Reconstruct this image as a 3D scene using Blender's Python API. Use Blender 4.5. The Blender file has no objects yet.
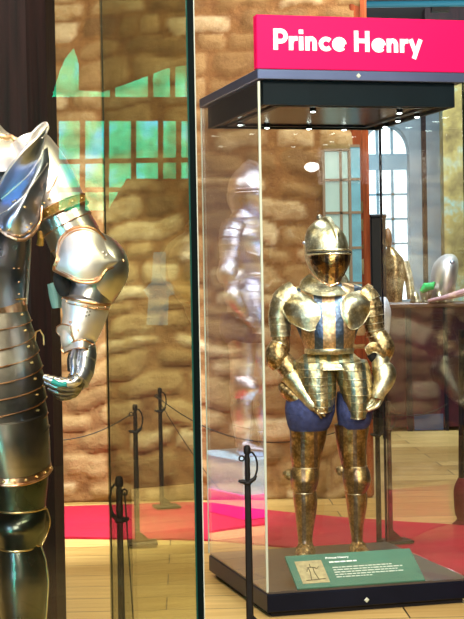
import bpy, math, random
from mathutils import Vector, Matrix, noise as mnoise
random.seed(7)
PI = math.pi
S = bpy.context.scene
COL = S.collection

# ------------------------------------------------------------------ camera
F, PITCH, ROLL, EYE = 1527.9, 0.0144, -0.0176, 1.5
fw = Vector((0, math.cos(PITCH), -math.sin(PITCH)))
up0 = Vector((0, math.sin(PITCH), math.cos(PITCH)))
rt0 = Vector((1, 0, 0))
rt = math.cos(ROLL)*rt0 + math.sin(ROLL)*up0
up = -math.sin(ROLL)*rt0 + math.cos(ROLL)*up0
cd = bpy.data.cameras.new('camera'); cam = bpy.data.objects.new('camera', cd); COL.objects.link(cam)
cd.sensor_fit = 'VERTICAL'; cd.sensor_height = 24; cd.lens = 24*F/619
cd.clip_start = 0.05; cd.clip_end = 200
M = Matrix.Identity(4)
for i in range(3):
    M[i][0] = rt[i]; M[i][1] = up[i]; M[i][2] = -fw[i]
M[2][3] = EYE
cam.matrix_world = M
S.camera = cam

def at(px, py, Y):
    """world point on the sight line of a photo pixel, at world depth Y"""
    d = fw + rt*((px-232)/F) + up*((309.5-py)/F)
    return Vector((0, 0, EYE)) + d*(Y/d.y)
def onfloor(px, py, z=0.0):
    d = fw + rt*((px-232)/F) + up*((309.5-py)/F)
    return Vector((0, 0, EYE)) + d*((z-EYE)/d.z)

# room axes: U along the fronts of the cases, V into the room
TH = 0.2578
UA = Vector((math.cos(TH), math.sin(TH), 0)); VA = Vector((-math.sin(TH), math.cos(TH), 0))
O1 = Vector((0.1367, 6.8887, 0))            # front left corner of the gilt armour's case
O2 = Vector((-0.080, 3.50, 0))              # front right corner of the near case
def R1(u, v, z=0): return O1 + UA*u + VA*v + Vector((0, 0, z))
def R2(u, v, z=0): return O2 + UA*u + VA*v + Vector((0, 0, z))

# ------------------------------------------------------------------ world, light, exposure
w = bpy.data.worlds.new('world'); S.world = w; w.use_nodes = True
w.node_tree.nodes['Background'].inputs[0].default_value = (0.55, 0.62, 0.75, 1)
w.node_tree.nodes['Background'].inputs[1].default_value = 0.35
S.view_settings.view_transform = 'Standard'; S.view_settings.look = 'None'
S.view_settings.exposure = 0.0; S.view_settings.gamma = 1.0; S.view_settings.use_curve_mapping = False
S.cycles.transparent_max_bounces = 32; S.cycles.max_bounces = 8
S.cycles.glossy_bounces = 5; S.cycles.use_denoising = True
S.cycles.sample_clamp_indirect = 6.0; S.cycles.caustics_reflective = False; S.cycles.caustics_refractive = False

def area(name, loc, target, size, power, color=(1, .9, .75), sy=None, shape='RECTANGLE'):
    l = bpy.data.lights.new(name, 'AREA'); l.energy = power; l.color = color
    l.shape = shape; l.size = size; l.size_y = sy or size
    o = bpy.data.objects.new(name, l); COL.objects.link(o); o.location = loc
    o.rotation_euler = (Vector(target)-Vector(loc)).to_track_quat('-Z', 'Y').to_euler()
    return o
def spot(name, loc, target, power, angle=40, color=(1, .9, .75), r=.04, blend=.6):
    l = bpy.data.lights.new(name, 'SPOT'); l.energy = power; l.color = color
    l.spot_size = math.radians(angle); l.spot_blend = blend; l.shadow_soft_size = r
    o = bpy.data.objects.new(name, l); COL.objects.link(o); o.location = loc
    o.rotation_euler = (Vector(target)-Vector(loc)).to_track_quat('-Z', 'Y').to_euler()
    return o
# unseen area lights added to brighten gallery and armour; no lamps modelled
area('gallery_light', (-2.2, 7.6, 4.3), (-1.5, 10.7, 1.4), 2.5, 50, (1, .88, .62), .5)
area('gallery_light', (.6, 8.4, 4.3), (0.4, 10.7, 1.4), 1.5, 40, (1, .84, .74), .5)
area('gallery_light', (-.9, 5.4, 4.3), (-.5, 8.8, 0), 2.0, 80, (1, .90, .62), .6)
area('gallery_light', (2.2, 10.5, 4.3), (1.6, 12.5, 0), 2.5, 150, (1, .93, .82), 1.0)
area('far_gallery_light', (1.9, 15.3, 4.57), (2.3, 18.5, 1.2), 2.0, 680, (.78, .91, 1), 1.0)  # added to brighten the far plaster wall
area('case_key_light', (-.3, -.6, 3.3), (-.45, 4.0, 1.6), 2.4, 330, (1, .90, .86), 1.4)  # large unseen key above the camera, added so the steel looks bright
area('case_key_light', (.9, 2.2, 4.2), (-.4, 4.0, 1.6), 1.2, 130, (1, .84, .76), .9)
area('case_key_light', (-1.1, 3.6, 4.4), (-.6, 4.0, 1.6), 1.2, 110, (1, .88, .84), .8)
area('window_light', (-3.4, .8, 2.2), (-.5, 4.0, 1.4), 1.6, 130, (.42, .56, 1), 1.6)  # unseen blue light added to tint the pauldron; no window stands there
area('teal_light', (-2.2, 1.4, .9), (-.5, 4.0, 1.1), .25, 42, (.1, .85, .9), 1.6)  # unseen teal strip added for the streaks on the fauld
area('gallery_light', (2.2, 3.6, 4.2), (.5, 7.6, 1.3), 1.4, 120, (1, .93, .80), .8)
spot('header_light', R1(.25, .12, 2.28), R1(.45, .55, 1.25), 46, 75, (.95, 1, .88))
spot('header_light', R1(.78, .12, 2.28), R1(.52, .55, 1.25), 52, 75, (.88, 1, .90))
spot('header_light', R1(.50, .95, 2.28), R1(.5, .2, .6), 10, 80, (.9, 1, .95))

# ------------------------------------------------------------------ materials
def lin(c): return tuple(((x/12.92) if x <= .04045 else ((x+.055)/1.055)**2.4) for x in c)
def hx(h): return lin(tuple(int(h[i:i+2], 16)/255 for i in (0, 2, 4)))
class NT:
    def __init__(s, name):
        s.m = bpy.data.materials.new(name); s.m.use_nodes = True
        s.t = s.m.node_tree; s.b = s.t.nodes['Principled BSDF']; s.out = s.t.nodes['Material Output']
    def n(s, typ, **kw):
        x = s.t.nodes.new(typ)
        for k, v in kw.items():
            if k.startswith('i_'): x.inputs[k[2:].replace('_', ' ')].default_value = v
            else: setattr(x, k, v)
        return x
    def l(s, a, b): s.t.links.new(a, b)
    def ramp(s, stops, src):
        r = s.n('ShaderNodeValToRGB'); cr = r.color_ramp
        while len(cr.elements) > 1: cr.elements.remove(cr.elements[-1])
        cr.elements[0].position = stops[0][0]; cr.elements[0].color = (*stops[0][1], 1)
        for p, c in stops[1:]:
            e = cr.elements.new(p); e.color = (*c, 1)
        s.l(src, r.inputs[0]); return r.outputs[0]
def plain(name, col, rough=.5, metal=0., noise=0., nscale=8, bump=0., emit=0., spec=.5):
    t = NT(name); b = t.b; b.inputs['Specular IOR Level'].default_value = spec
    b.inputs['Base Color'].default_value = (*col, 1); b.inputs['Roughness'].default_value = rough
    b.inputs['Metallic'].default_value = metal
    if emit:
        b.inputs['Emission Color'].default_value = (*col, 1); b.inputs['Emission Strength'].default_value = emit
    if noise or bump:
        co = t.n('ShaderNodeTexCoord'); nz = t.n('ShaderNodeTexNoise', i_Scale=nscale, i_Detail=5.0)
        t.l(co.outputs['Object'], nz.inputs['Vector'])
        if noise:
            t.l(t.ramp([(.3, tuple(c*(1-noise) for c in col)), (.7, tuple(min(1, c*(1+noise)) for c in col))], nz.outputs['Fac']), b.inputs['Base Color'])
        if bump:
            bp = t.n('ShaderNodeBump', i_Strength=bump, i_Distance=.01)
            t.l(nz.outputs['Fac'], bp.inputs['Height']); t.l(bp.outputs[0], b.inputs['Normal'])
    return t.m
def glass(name, tint, ior=1.5):
    t = NT(name); t.t.nodes.remove(t.b)
    geo = t.n('ShaderNodeNewGeometry'); mx = t.n('ShaderNodeMix', data_type='FLOAT')
    mx.inputs[2].default_value = ior; mx.inputs[3].default_value = 1/ior
    t.l(geo.outputs['Backfacing'], mx.inputs[0])
    fr = t.n('ShaderNodeFresnel'); t.l(mx.outputs[0], fr.inputs['IOR'])
    tr = t.n('ShaderNodeBsdfTransparent'); tr.inputs[0].default_value = (*tint, 1)
    gl = t.n('ShaderNodeBsdfGlossy'); gl.inputs['Roughness'].default_value = 0.0
    gl.inputs['Color'].default_value = (1, 1, 1, 1)
    ms = t.n('ShaderNodeMixShader'); t.l(fr.outputs[0], ms.inputs[0]); t.l(tr.outputs[0], ms.inputs[1]); t.l(gl.outputs[0], ms.inputs[2])
    t.l(ms.outputs[0], t.out.inputs[0]); return t.m
def metal(name, c1, c2, rough=.22, scale=6, bump=.15, bands=None, etch=0.0, spec=None):
    """worn polished plate; bands = (colour, spacing, share) vertical coloured strips of the decoration"""
    t = NT(name); b = t.b; b.inputs['Metallic'].default_value = 1.0
    co = t.n('ShaderNodeTexCoord')
    nz = t.n('ShaderNodeTexNoise', i_Scale=float(scale), i_Detail=4.0, i_Roughness=.55); t.l(co.outputs['Object'], nz.inputs['Vector'])
    col = t.ramp([(.35, c1), (.65, c2)], nz.outputs['Fac'])
    if bands:
        sx = t.n('ShaderNodeSeparateXYZ'); t.l(co.outputs['Object'], sx.inputs[0])
        m1 = t.n('ShaderNodeMath', operation='MULTIPLY'); m1.inputs[1].default_value = 1/bands[1]; t.l(sx.outputs[0], m1.inputs[0])
        m0 = t.n('ShaderNodeMath', operation='ADD'); m0.inputs[1].default_value = bands[3]; t.l(m1.outputs[0], m0.inputs[0])
        m2 = t.n('ShaderNodeMath', operation='FRACT'); t.l(m0.outputs[0], m2.inputs[0])
        m3 = t.n('ShaderNodeMath', operation='LESS_THAN'); m3.inputs[1].default_value = bands[2]; t.l(m2.outputs[0], m3.inputs[0])
        mc = t.n('ShaderNodeMix', data_type='RGBA'); t.l(m3.outputs[0], mc.inputs[0]); t.l(col, mc.inputs[6]); mc.inputs[7].default_value = (*bands[0], 1)
        col = mc.outputs[2]
    if etch:
        vo = t.n('ShaderNodeTexVoronoi', i_Scale=70.0); t.l(co.outputs['Object'], vo.inputs['Vector'])
        mk = t.ramp([(.25, (1, 1, 1)), (.6, (1-etch,)*3)], vo.outputs['Distance'])
        me = t.n('ShaderNodeMix', data_type='RGBA', blend_type='MULTIPLY'); me.inputs[0].default_value = 1
        t.l(col, me.inputs[6]); t.l(mk, me.inputs[7]); col = me.outputs[2]
    t.l(col, b.inputs['Base Color'])
    rr = t.n('ShaderNodeMapRange'); rr.inputs[3].default_value = rough*.7; rr.inputs[4].default_value = rough*1.5
    t.l(nz.outputs['Fac'], rr.inputs[0]); t.l(rr.outputs[0], b.inputs['Roughness'])
    if bump:
        n2 = t.n('ShaderNodeTexNoise', i_Scale=float(scale*1.7), i_Detail=2.0); t.l(co.outputs['Object'], n2.inputs['Vector'])
        bp = t.n('ShaderNodeBump', i_Strength=bump, i_Distance=.02); t.l(n2.outputs['Fac'], bp.inputs['Height']); t.l(bp.outputs[0], b.inputs['Normal'])
    return t.m
MAT = {}
MAT['steel'] = metal('polished_steel', (.62, .60, .58), (.86, .82, .78), .27, 5, .08)
MAT['bright'] = metal('bright_steel', (.86, .80, .78), (.98, .94, .92), .42, 5, .08)  # lighter steel copy: white-pink highlights put into the colour
MAT['bluesteel'] = metal('blued_steel', (.36, .42, .58), (.62, .68, .85), .28, 5, .08)  # blue light mirrored on the near pauldron put into the steel colour
MAT['darksteel'] = metal('dark_steel', (.20, .19, .18), (.46, .42, .36), .30, 5, .1)
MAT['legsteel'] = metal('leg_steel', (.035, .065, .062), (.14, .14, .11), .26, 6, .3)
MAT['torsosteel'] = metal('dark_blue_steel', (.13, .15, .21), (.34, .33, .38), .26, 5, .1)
MAT['copper'] = metal('copper_gilt_edge', (.55, .28, .14), (.85, .52, .32), .3, 20, .2)
MAT['brass'] = metal('brass', (.80, .55, .22), (.95, .72, .35), .28, 30, .1)
MAT['strap'] = plain('tooled_leather_strap', hx('8a6320'), .5, .35, .5, 60, .8)
GOLD1, GOLD2 = (.46, .27, .10), (.95, .72, .38)
MAT['gilt'] = metal('etched_gilt', GOLD1, GOLD2, .38, 22, .25, None, .55)
MAT['gilt_bright'] = metal('bright_gilt', (.62, .50, .26), (1.0, .96, .74), .34, 16, .2, None, .28)  # lighter gilt copy: pale highlights of helmet and shoulders put into the colour
MAT['gilt_band'] = metal('gilt_breast_with_blued_strips', (.66, .42, .22), (.98, .70, .46), .38, 20, .2, ((.16, .22, .34), .104, .40, .70), .35)
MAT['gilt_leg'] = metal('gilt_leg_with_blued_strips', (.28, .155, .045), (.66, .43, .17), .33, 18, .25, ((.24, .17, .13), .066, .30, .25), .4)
MAT['gilt_tasset'] = metal('gilt_tasset', (.60, .44, .20), (.98, .84, .50), .36, 18, .25, ((.42, .50, .42), .058, .35, .2), .35)
MAT['visor'] = metal('bronze_visor', (.26, .13, .04), (.60, .36, .13), .25, 14, .3, ((.14, .09, .06), .05, .35, .3), .3)
MAT['silverback'] = metal('blue_grey_steel', (.50, .56, .72), (.86, .87, .95), .27, 5, .12)
MAT['shadow'] = plain('dark_lining', (.012, .010, .010), .9)  # near-black stands in for shade in armour openings and under the base
MAT['cloth_blue'] = plain('blue_velvet', hx('39406e'), .85, 0, .35, 40, .6)
MAT['cloth_teal'] = plain('teal_glove_cloth', hx('2b8f88'), .8, 0, .3, 60, .5)
MAT['iron'] = plain('black_iron', (.008, .007, .007), .5, 0, .3, 30, .3, spec=.2)
MAT['cord'] = plain('dark_cord', (.02, .018, .015), .8)
MAT['black'] = plain('black_lacquer', (.004, .006, .014), .35, 0, .2, 6, spec=.15)
MAT['navy'] = plain('navy_header_paint', hx('06161d'), .45, 0, .2, 5, spec=.15)
MAT['cap'] = plain('brushed_aluminium_band', hx('5c6a8c'), .30, .7, .12, 3)
MAT['deck'] = plain('dark_grey_case_floor', hx('4a433e'), .3, 0, .15, 6)
MAT['pink'] = plain('magenta_sign_paint', hx('dc0055'), .5, spec=.15)
MAT['white'] = plain('white_lettering', (.95, .95, .95), .5)
MAT['lamp'] = plain('lamp_lens', (.85, 1, .95), .4, emit=9)
MAT['glass_case'] = glass('case_glass', (.975, .985, .975))
MAT['glass_near'] = glass('green_tinted_glass', (.955, .962, .925))
MAT['glass_side'] = glass('olive_tinted_glass', (.86, .88, .75), 1.2)
MAT['glass_coated'] = glass('low_reflection_glass', (.97, .98, .975), 1.2)
MAT['edge'] = plain('green_glass_edge', hx('020a08'), .6, spec=.05)
MAT['edge_pale'] = plain('ground_glass_edge', hx('b9c4b4'), .25)
MAT['seam'] = plain('dark_glass_joint', hx('241c14'), .4)
MAT['carpet'] = plain('crimson_carpet', hx('b00433'), .95, 0, .16, 3, .5)
MAT['sign_green'] = plain('green_label_board', hx('356b59'), .45, 0, .2, 5, spec=.3)
MAT['parchment'] = plain('engraving_paper', hx('a89a72'), .7, 0, .25, 40)
MAT['ink'] = plain('engraving_ink', hx('4f4a34'), .8)

def wood(name, c1, c2, plank, axis_rot=0., length=2.2, rough=.4, gap=(.02, .012, .006)):
    t = NT(name); co = t.n('ShaderNodeTexCoord'); mp = t.n('ShaderNodeMapping'); mp.inputs['Rotation'].default_value = (0, 0, axis_rot)
    t.l(co.outputs['Object'], mp.inputs[0])
    br = t.n('ShaderNodeTexBrick'); t.l(mp.outputs[0], br.inputs['Vector'])
    br.inputs['Scale'].default_value = 1; br.inputs['Brick Width'].default_value = length; br.inputs['Row Height'].default_value = plank
    br.inputs['Mortar Size'].default_value = .004; br.inputs['Color1'].default_value = (0, 0, 0, 1); br.inputs['Color2'].default_value = (1, 1, 1, 1); br.inputs['Mortar'].default_value = (.5, .5, .5, 1)
    mp2 = t.n('ShaderNodeMapping'); mp2.inputs['Scale'].default_value = (1.2, 14, 14); t.l(mp.outputs[0], mp2.inputs[0])
    nz = t.n('ShaderNodeTexNoise', i_Scale=1.6, i_Detail=6.0, i_Distortion=.6); t.l(mp2.outputs[0], nz.inputs['Vector'])
    mm = t.n('ShaderNodeMix', data_type='FLOAT'); mm.inputs[0].default_value = .35; t.l(nz.outputs['Fac'], mm.inputs[2])
    sp = t.n('ShaderNodeSeparateColor'); t.l(br.outputs['Color'], sp.inputs[0]); t.l(sp.outputs[0], mm.inputs[3])
    c = t.ramp([(.25, c1), (.75, c2)], mm.outputs[0])
    mc = t.n('ShaderNodeMix', data_type='RGBA'); t.l(br.outputs['Fac'], mc.inputs[0]); t.l(c, mc.inputs[6]); mc.inputs[7].default_value = (*gap, 1)
    t.l(mc.outputs[2], t.b.inputs['Base Color']); t.b.inputs['Roughness'].default_value = rough
    return t.m
MAT['floor'] = wood('pale_floorboards', hx('a5803f'), hx('dcbc78'), .30, -.03)
def grain(name, c1, c2, rough=.6, sc=(30, 30, 1.5), bump=.4):
    t = NT(name); t.b.inputs['Specular IOR Level'].default_value = .15; co = t.n('ShaderNodeTexCoord'); mp = t.n('ShaderNodeMapping'); mp.inputs['Scale'].default_value = sc; t.l(co.outputs['Object'], mp.inputs[0])
    nz = t.n('ShaderNodeTexNoise', i_Scale=1.0, i_Detail=6.0, i_Distortion=.4); t.l(mp.outputs[0], nz.inputs['Vector'])
    t.l(t.ramp([(.3, c1), (.7, c2)], nz.outputs['Fac']), t.b.inputs['Base Color']); t.b.inputs['Roughness'].default_value = rough
    bp = t.n('ShaderNodeBump', i_Strength=bump, i_Distance=.01); t.l(nz.outputs['Fac'], bp.inputs['Height']); t.l(bp.outputs[0], t.b.inputs['Normal'])
    return t.m
MAT['oldwood'] = grain('dark_oak_timber', hx('0c0506'), hx('221010'), .7)
MAT['redwood'] = grain('reddish_brown_timber', hx('6b3018'), hx('a8552c'), .6)
def stone():
    t = NT('rubble_stone'); at_ = t.n('ShaderNodeAttribute', attribute_name='stone')
    co = t.n('ShaderNodeTexCoord'); nz = t.n('ShaderNodeTexNoise', i_Scale=9.0, i_Detail=8.0, i_Roughness=.7); t.l(co.outputs['Object'], nz.inputs['Vector'])
    sp = t.n('ShaderNodeSeparateColor'); t.l(at_.outputs['Color'], sp.inputs[0])
    mm = t.n('ShaderNodeMix', data_type='FLOAT'); mm.inputs[0].default_value = .5; t.l(sp.outputs[0], mm.inputs[2]); t.l(nz.outputs['Fac'], mm.inputs[3])
    c = t.ramp([(.25, hx('80603a')), (.42, hx('9a784a')), (.58, hx('b09060')), (.75, hx('d2bd94'))], mm.outputs[0])
    cm = t.ramp([(.3, hx('76502d')), (.7, hx('a57a48'))], nz.outputs['Fac'])
    mc = t.n('ShaderNodeMix', data_type='RGBA'); t.l(sp.outputs[1], mc.inputs[0]); t.l(cm, mc.inputs[6]); t.l(c, mc.inputs[7])
    t.l(mc.outputs[2], t.b.inputs['Base Color']); t.b.inputs['Roughness'].default_value = .9
    n2 = t.n('ShaderNodeTexNoise', i_Scale=18.0, i_Detail=8.0, i_Roughness=.7); t.l(co.outputs['Object'], n2.inputs['Vector'])
    bp = t.n('ShaderNodeBump', i_Strength=.7, i_Distance=.03); t.l(n2.outputs['Fac'], bp.inputs['Height']); t.l(bp.outputs[0], t.b.inputs['Normal'])
    return t.m
MAT['stone'] = stone()
MAT['plaster'] = plain('pale_plaster', hx('a5b6c0'), .85, 0, .2, 3, .5)
MAT['darkwall'] = plain('dark_panelled_wall', hx('2c211c'), .7, 0, .3, 2)  # dark tone keeps unseen walls from hazing the glass
MAT['ceiling'] = plain('dark_ceiling_boards', hx('2a1d1a'), .8, 0, .4, 3)
MAT['day'] = plain('daylit_window_pane', (.92, .98, 1.0), .5, emit=1.5)
MAT['frost'] = plain('pale_leaded_pane', hx('9fc0bd'), .3, emit=.38)
MAT['lead'] = plain('lead_bar', hx('8a7a64'), .6)

# ------------------------------------------------------------------ mesh helpers
def mkmesh(name, V, Fc, m, smooth=True, ang=35):
    me = bpy.data.meshes.new(name); me.from_pydata([tuple(v) for v in V], [], Fc)
    me.validate(); me.update()
    import bmesh
    bm = bmesh.new(); bm.from_mesh(me); bmesh.ops.recalc_face_normals(bm, faces=bm.faces); bm.to_mesh(me); bm.free()
    if smooth:
        me.polygons.foreach_set('use_smooth', [True]*len(me.polygons)); me.set_sharp_from_angle(angle=math.radians(ang))
    me.materials.append(MAT[m] if isinstance(m, str) else m)
    return me
def root_of(o):
    while o.parent: o = o.parent
    return o
def obj(name, VF, m, parent=None, smooth=True, ang=35, label=None, loc=None):
    V, Fc = VF
    if parent is not None:
        b = root_of(parent).location
    else:
        b = Vector(loc) if loc is not None else Vector((sum(v[0] for v in V)/len(V), sum(v[1] for v in V)/len(V), min(v[2] for v in V)))
    me = mkmesh(name, [Vector(v)-b for v in V], Fc, m, smooth, ang)
    o = bpy.data.objects.new(name, me); COL.objects.link(o)
    if parent is not None: o.parent = parent
    else: o.location = b
    if label: o['label'] = label
    return o
def thing(name, label, cat, loc, group=None):
    o = bpy.data.objects.new(name, None); COL.objects.link(o); o.location = loc; o.empty_display_size = .1
    return tag(o, label, cat, group)
def tag(o, label, cat, group=None, kind=None):
    o['label'] = label; o['category'] = cat
    if group: o['group'] = group
    if kind: o['kind'] = kind
    return o
def struct(name, VF, m, smooth=False, parent=None):
    o = obj(name, VF, m, parent, smooth)
    if parent is None: o['kind'] = 'structure'
    return o
def join(*vfs):
    V, Fc = [], []
    for v, f in vfs:
        n = len(V); V += list(v); Fc += [tuple(i+n for i in q) for q in f]
    return V, Fc
def hexa(p):   # 8 corners: bottom 4 ccw, top 4 ccw
    return p, [(3, 2, 1, 0), (4, 5, 6, 7), (0, 1, 5, 4), (1, 2, 6, 5), (2, 3, 7, 6), (3, 0, 4, 7)]
def box(c0, c1, frame=None):
    x0, y0, z0 = c0; x1, y1, z1 = c1
    P = [(x0, y0, z0), (x1, y0, z0), (x1, y1, z0), (x0, y1, z0), (x0, y0, z1), (x1, y0, z1), (x1, y1, z1), (x0, y1, z1)]
    if frame: P = [frame(*p) for p in P]
    return hexa([Vector(p) for p in P])
def bbox(c0, c1, frame=None, b=.004):
    """box with chamfered edges"""
    V = []; ctr = [(c0[i]+c1[i])/2 for i in range(3)]; h = [abs(c1[i]-c0[i])/2 for i in range(3)]; b = min(b, min(h)*.6)
    idx = {}; Fc = []
    for sx in (-1, 1):
        for sy in (-1, 1):
            for sz in (-1, 1):
                for k in range(3):
                    d = [h[0]-b, h[1]-b, h[2]-b]; d[k] = h[k]
                    idx[(sx, sy, sz, k)] = len(V); V.append((ctr[0]+sx*d[0], ctr[1]+sy*d[1], ctr[2]+sz*d[2]))
    for s in (-1, 1):
        Fc.append([idx[(s, a, c, 0)] for a, c in ((-1, -1), (1, -1), (1, 1), (-1, 1))])
        Fc.append([idx[(a, s, c, 1)] for a, c in ((-1, -1), (1, -1), (1, 1), (-1, 1))])
        Fc.append([idx[(a, c, s, 2)] for a, c in ((-1, -1), (1, -1), (1, 1), (-1, 1))])
    for a in (-1, 1):
        for c in (-1, 1):
            Fc.append([idx[(a, c, -1, 0)], idx[(a, c, 1, 0)], idx[(a, c, 1, 1)], idx[(a, c, -1, 1)]])
            Fc.append([idx[(a, -1, c, 0)], idx[(a, 1, c, 0)], idx[(a, 1, c, 2)], idx[(a, -1, c, 2)]])
            Fc.append([idx[(-1, a, c, 1)], idx[(1, a, c, 1)], idx[(1, a, c, 2)], idx[(-1, a, c, 2)]])
    for a in (-1, 1):
        for c in (-1, 1):
            for d in (-1, 1): Fc.append([idx[(a, c, d, k)] for k in range(3)])
    if frame: V = [frame(*p) for p in V]
    return [Vector(v) for v in V], [tuple(f) for f in Fc]
def cr(a, b, c, d, t):
    return 0.5*((2*b)+(c-a)*t+(2*a-5*b+4*c-d)*t*t+(3*b-a-3*c+d)*t**3)
def crlist(L, t):
    """catmull-rom over a list of tuples of numbers, t in 0..1"""
    n = len(L)-1; x = min(max(t, 0), 1)*n; i = min(int(x), n-1); f = x-i
    a = L[max(i-1, 0)]; b = L[i]; c = L[i+1]; d = L[min(i+2, n)]
    return tuple(cr(a[k], b[k], c[k], d[k], f) for k in range(len(b)))
def resample(L, keycol=0, n=24):
    return [crlist(L, i/(n-1)) for i in range(n)]
def skinrings(rings, cap0=True, cap1=True):
    N = len(rings[0]); V = [p for r in rings for p in r]; Fc = []
    for i in range(len(rings)-1):
        for j in range(N):
            k = (j+1) % N; Fc.append((i*N+j, i*N+k, (i+1)*N+k, (i+1)*N+j))
    if cap0: Fc.append(tuple(range(N))[::-1])
    if cap1: Fc.append(tuple((len(rings)-1)*N+j for j in range(N)))
    return V, Fc
def tsteps(K, m, n):
    """(t, flare 0..1) samples; K lames each with m+1 samples or smooth with n"""
    if not K: return [(i/(n-1), 0) for i in range(n)]
    out = []
    for k in range(K):
        for j in range(m+1): out.append(((k+j/m)/K, j/m))
    return out
def vrings(rows, Y0, N=40, lames=0, flare=.03, m=3, n=24, yaw=0., keel=0., kp=6, dip=0., sq=2.0, grow=0.):
    """horizontal rings; rows = (py, px_left, px_right, half_depth_m, depth_offset_m)"""
    out = []
    for t, f in tsteps(lames, m, n):
        r = crlist(rows, t)
        c = at((r[1]+r[2])/2, r[0], Y0+r[4]); rx = (r[2]-r[1])/2*(Y0+r[4])/F; ry = r[3]
        s = 1+flare*f; ring = []
        for j in range(N):
            a = 2*PI*j/N; cx, sy = math.cos(a), math.sin(a)
            cx = math.copysign(abs(cx)**(2/sq), cx); sy = math.copysign(abs(sy)**(2/sq), sy)
            fr = max(0, -math.sin(a-yaw))
            k = 1+keel*fr**kp
            x, y = rx*s*cx*(1 + (keel*fr**kp)), ry*s*sy*k
            ring.append(c+Vector((x, y, -dip*fr*(min(1, .12+t*grow) if grow else 1))))
        out.append(ring)
    return out
def trings(st, Y0, N=28, lames=0, flare=.04, m=3, n=20, sq=2.0):
    """rings along a limb; st = (px, py, half_width_px, half_depth_m, depth_offset_m)"""
    out = []
    smp = tsteps(lames, m, n)
    P = lambda t: (lambda r: at(r[0], r[1], Y0+r[4]))(crlist(st, t))
    for t, f in smp:
        r = crlist(st, t); c = P(t); T = (P(min(1, t+.02))-P(max(0, t-.02))).normalized()
        side = T.cross(Vector((0, 1, 0))).normalized(); dep = side.cross(T).normalized()
        hw = r[2]*(Y0+r[4])/F*(1+flare*f); hd = r[3]*(1+flare*f)
        out.append([c+side*hw*math.cos(2*PI*j/N)+dep*hd*math.sin(2*PI*j/N) for j in range(N)])
    return out
def tube(path, r, N=8, closed=False):
    rings = []; n = len(path); prev = None
    for i in range(n):
        a = path[(i-1) % n] if closed or i > 0 else path[i]; b = path[(i+1) % n] if closed or i < n-1 else path[i]
        T = (b-a).normalized()
        if prev is None:
            q = Vector((0, 0, 1)) if abs(T.z) < .9 else Vector((1, 0, 0)); s = T.cross(q).normalized()
        else: s = (prev - T*prev.dot(T)).normalized()
        prev = s; u = T.cross(s); rr = r(i/(n-1)) if callable(r) else r
        rings.append([path[i]+s*rr*math.cos(2*PI*j/N)+u*rr*math.sin(2*PI*j/N) for j in range(N)])
    if closed: rings.append(rings[0]); return skinrings(rings, False, False)
    return skinrings(rings)
def patch(ctrl, Y0, nu=18, nv=18, th=.004):
    """curved plate through a grid of (px, py, depth_offset) points, with thickness; returns mesh data and border path"""
    G = []
    for i in range(nu):
        cols = [crlist([tuple(map(float, ctrl[a][b])) for a in range(len(ctrl))], i/(nu-1)) for b in range(len(ctrl[0]))]
        G.append([at(q[0], q[1], Y0+q[2]) for q in (crlist(cols, j/(nv-1)) for j in range(nv))])
    def nrm(i, j):
        a = G[min(i+1, nu-1)][j]-G[max(i-1, 0)][j]; b = G[i][min(j+1, nv-1)]-G[i][max(j-1, 0)]
        n = a.cross(b); n = n.normalized() if n.length > 1e-9 else Vector((0, -1, 0))
        return n if n.y < 0 else -n
    V = [G[i][j] for i in range(nu) for j in range(nv)]; V += [G[i][j]-nrm(i, j)*th for i in range(nu) for j in range(nv)]
    Fc = []; o = nu*nv
    for i in range(nu-1):
        for j in range(nv-1):
            q = (i*nv+j, i*nv+j+1, (i+1)*nv+j+1, (i+1)*nv+j); Fc.append(q); Fc.append(tuple(x+o for x in q[::-1]))
    bd = [(0, j) for j in range(nv)]+[(i, nv-1) for i in range(1, nu)]+[(nu-1, j) for j in range(nv-2, -1, -1)]+[(i, 0) for i in range(nu-2, 0, -1)]
    for a, b in zip(bd, bd[1:]+bd[:1]):
        ia, ib = a[0]*nv+a[1], b[0]*nv+b[1]; Fc.append((ib, ia, ia+o, ib+o))
    return (V, Fc), [G[i][j] for i, j in bd], G
def ball(c, r, sz=1., N=12, K=7):
    return skinrings([[c+Vector((r*math.sin(PI*(i+.02)/(K-1+.04))*math.cos(2*PI*j/N), r*math.sin(PI*(i+.02)/(K-1+.04))*math.sin(2*PI*j/N), r*sz*math.cos(PI*(i+.02)/(K-1+.04)))) for j in range(N)] for i in range(K)])
_rv = {}
def rivet(p, parent, r=.005, m='brass', name='rivet'):
    key = (round(r, 4), m)
    if key not in _rv: _rv[key] = mkmesh('rivet', *ball(Vector((0, 0, 0)), r, .8, 10, 6), m)
    o = bpy.data.objects.new(name, _rv[key]); COL.objects.link(o); o.parent = parent
    o.location = Vector(p)-root_of(parent).location; return o
def copy_tree(o, parent=None, mats=None):
    c = o.copy(); COL.objects.link(c); c.parent = parent
    if mats and c.type == 'MESH':
        mm = mats(c.material_slots[0].material)
        if mm: c.material_slots[0].link = 'OBJECT'; c.material_slots[0].material = mm
    for ch in list(o.children): copy_tree(ch, c, mats)
    return c

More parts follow.
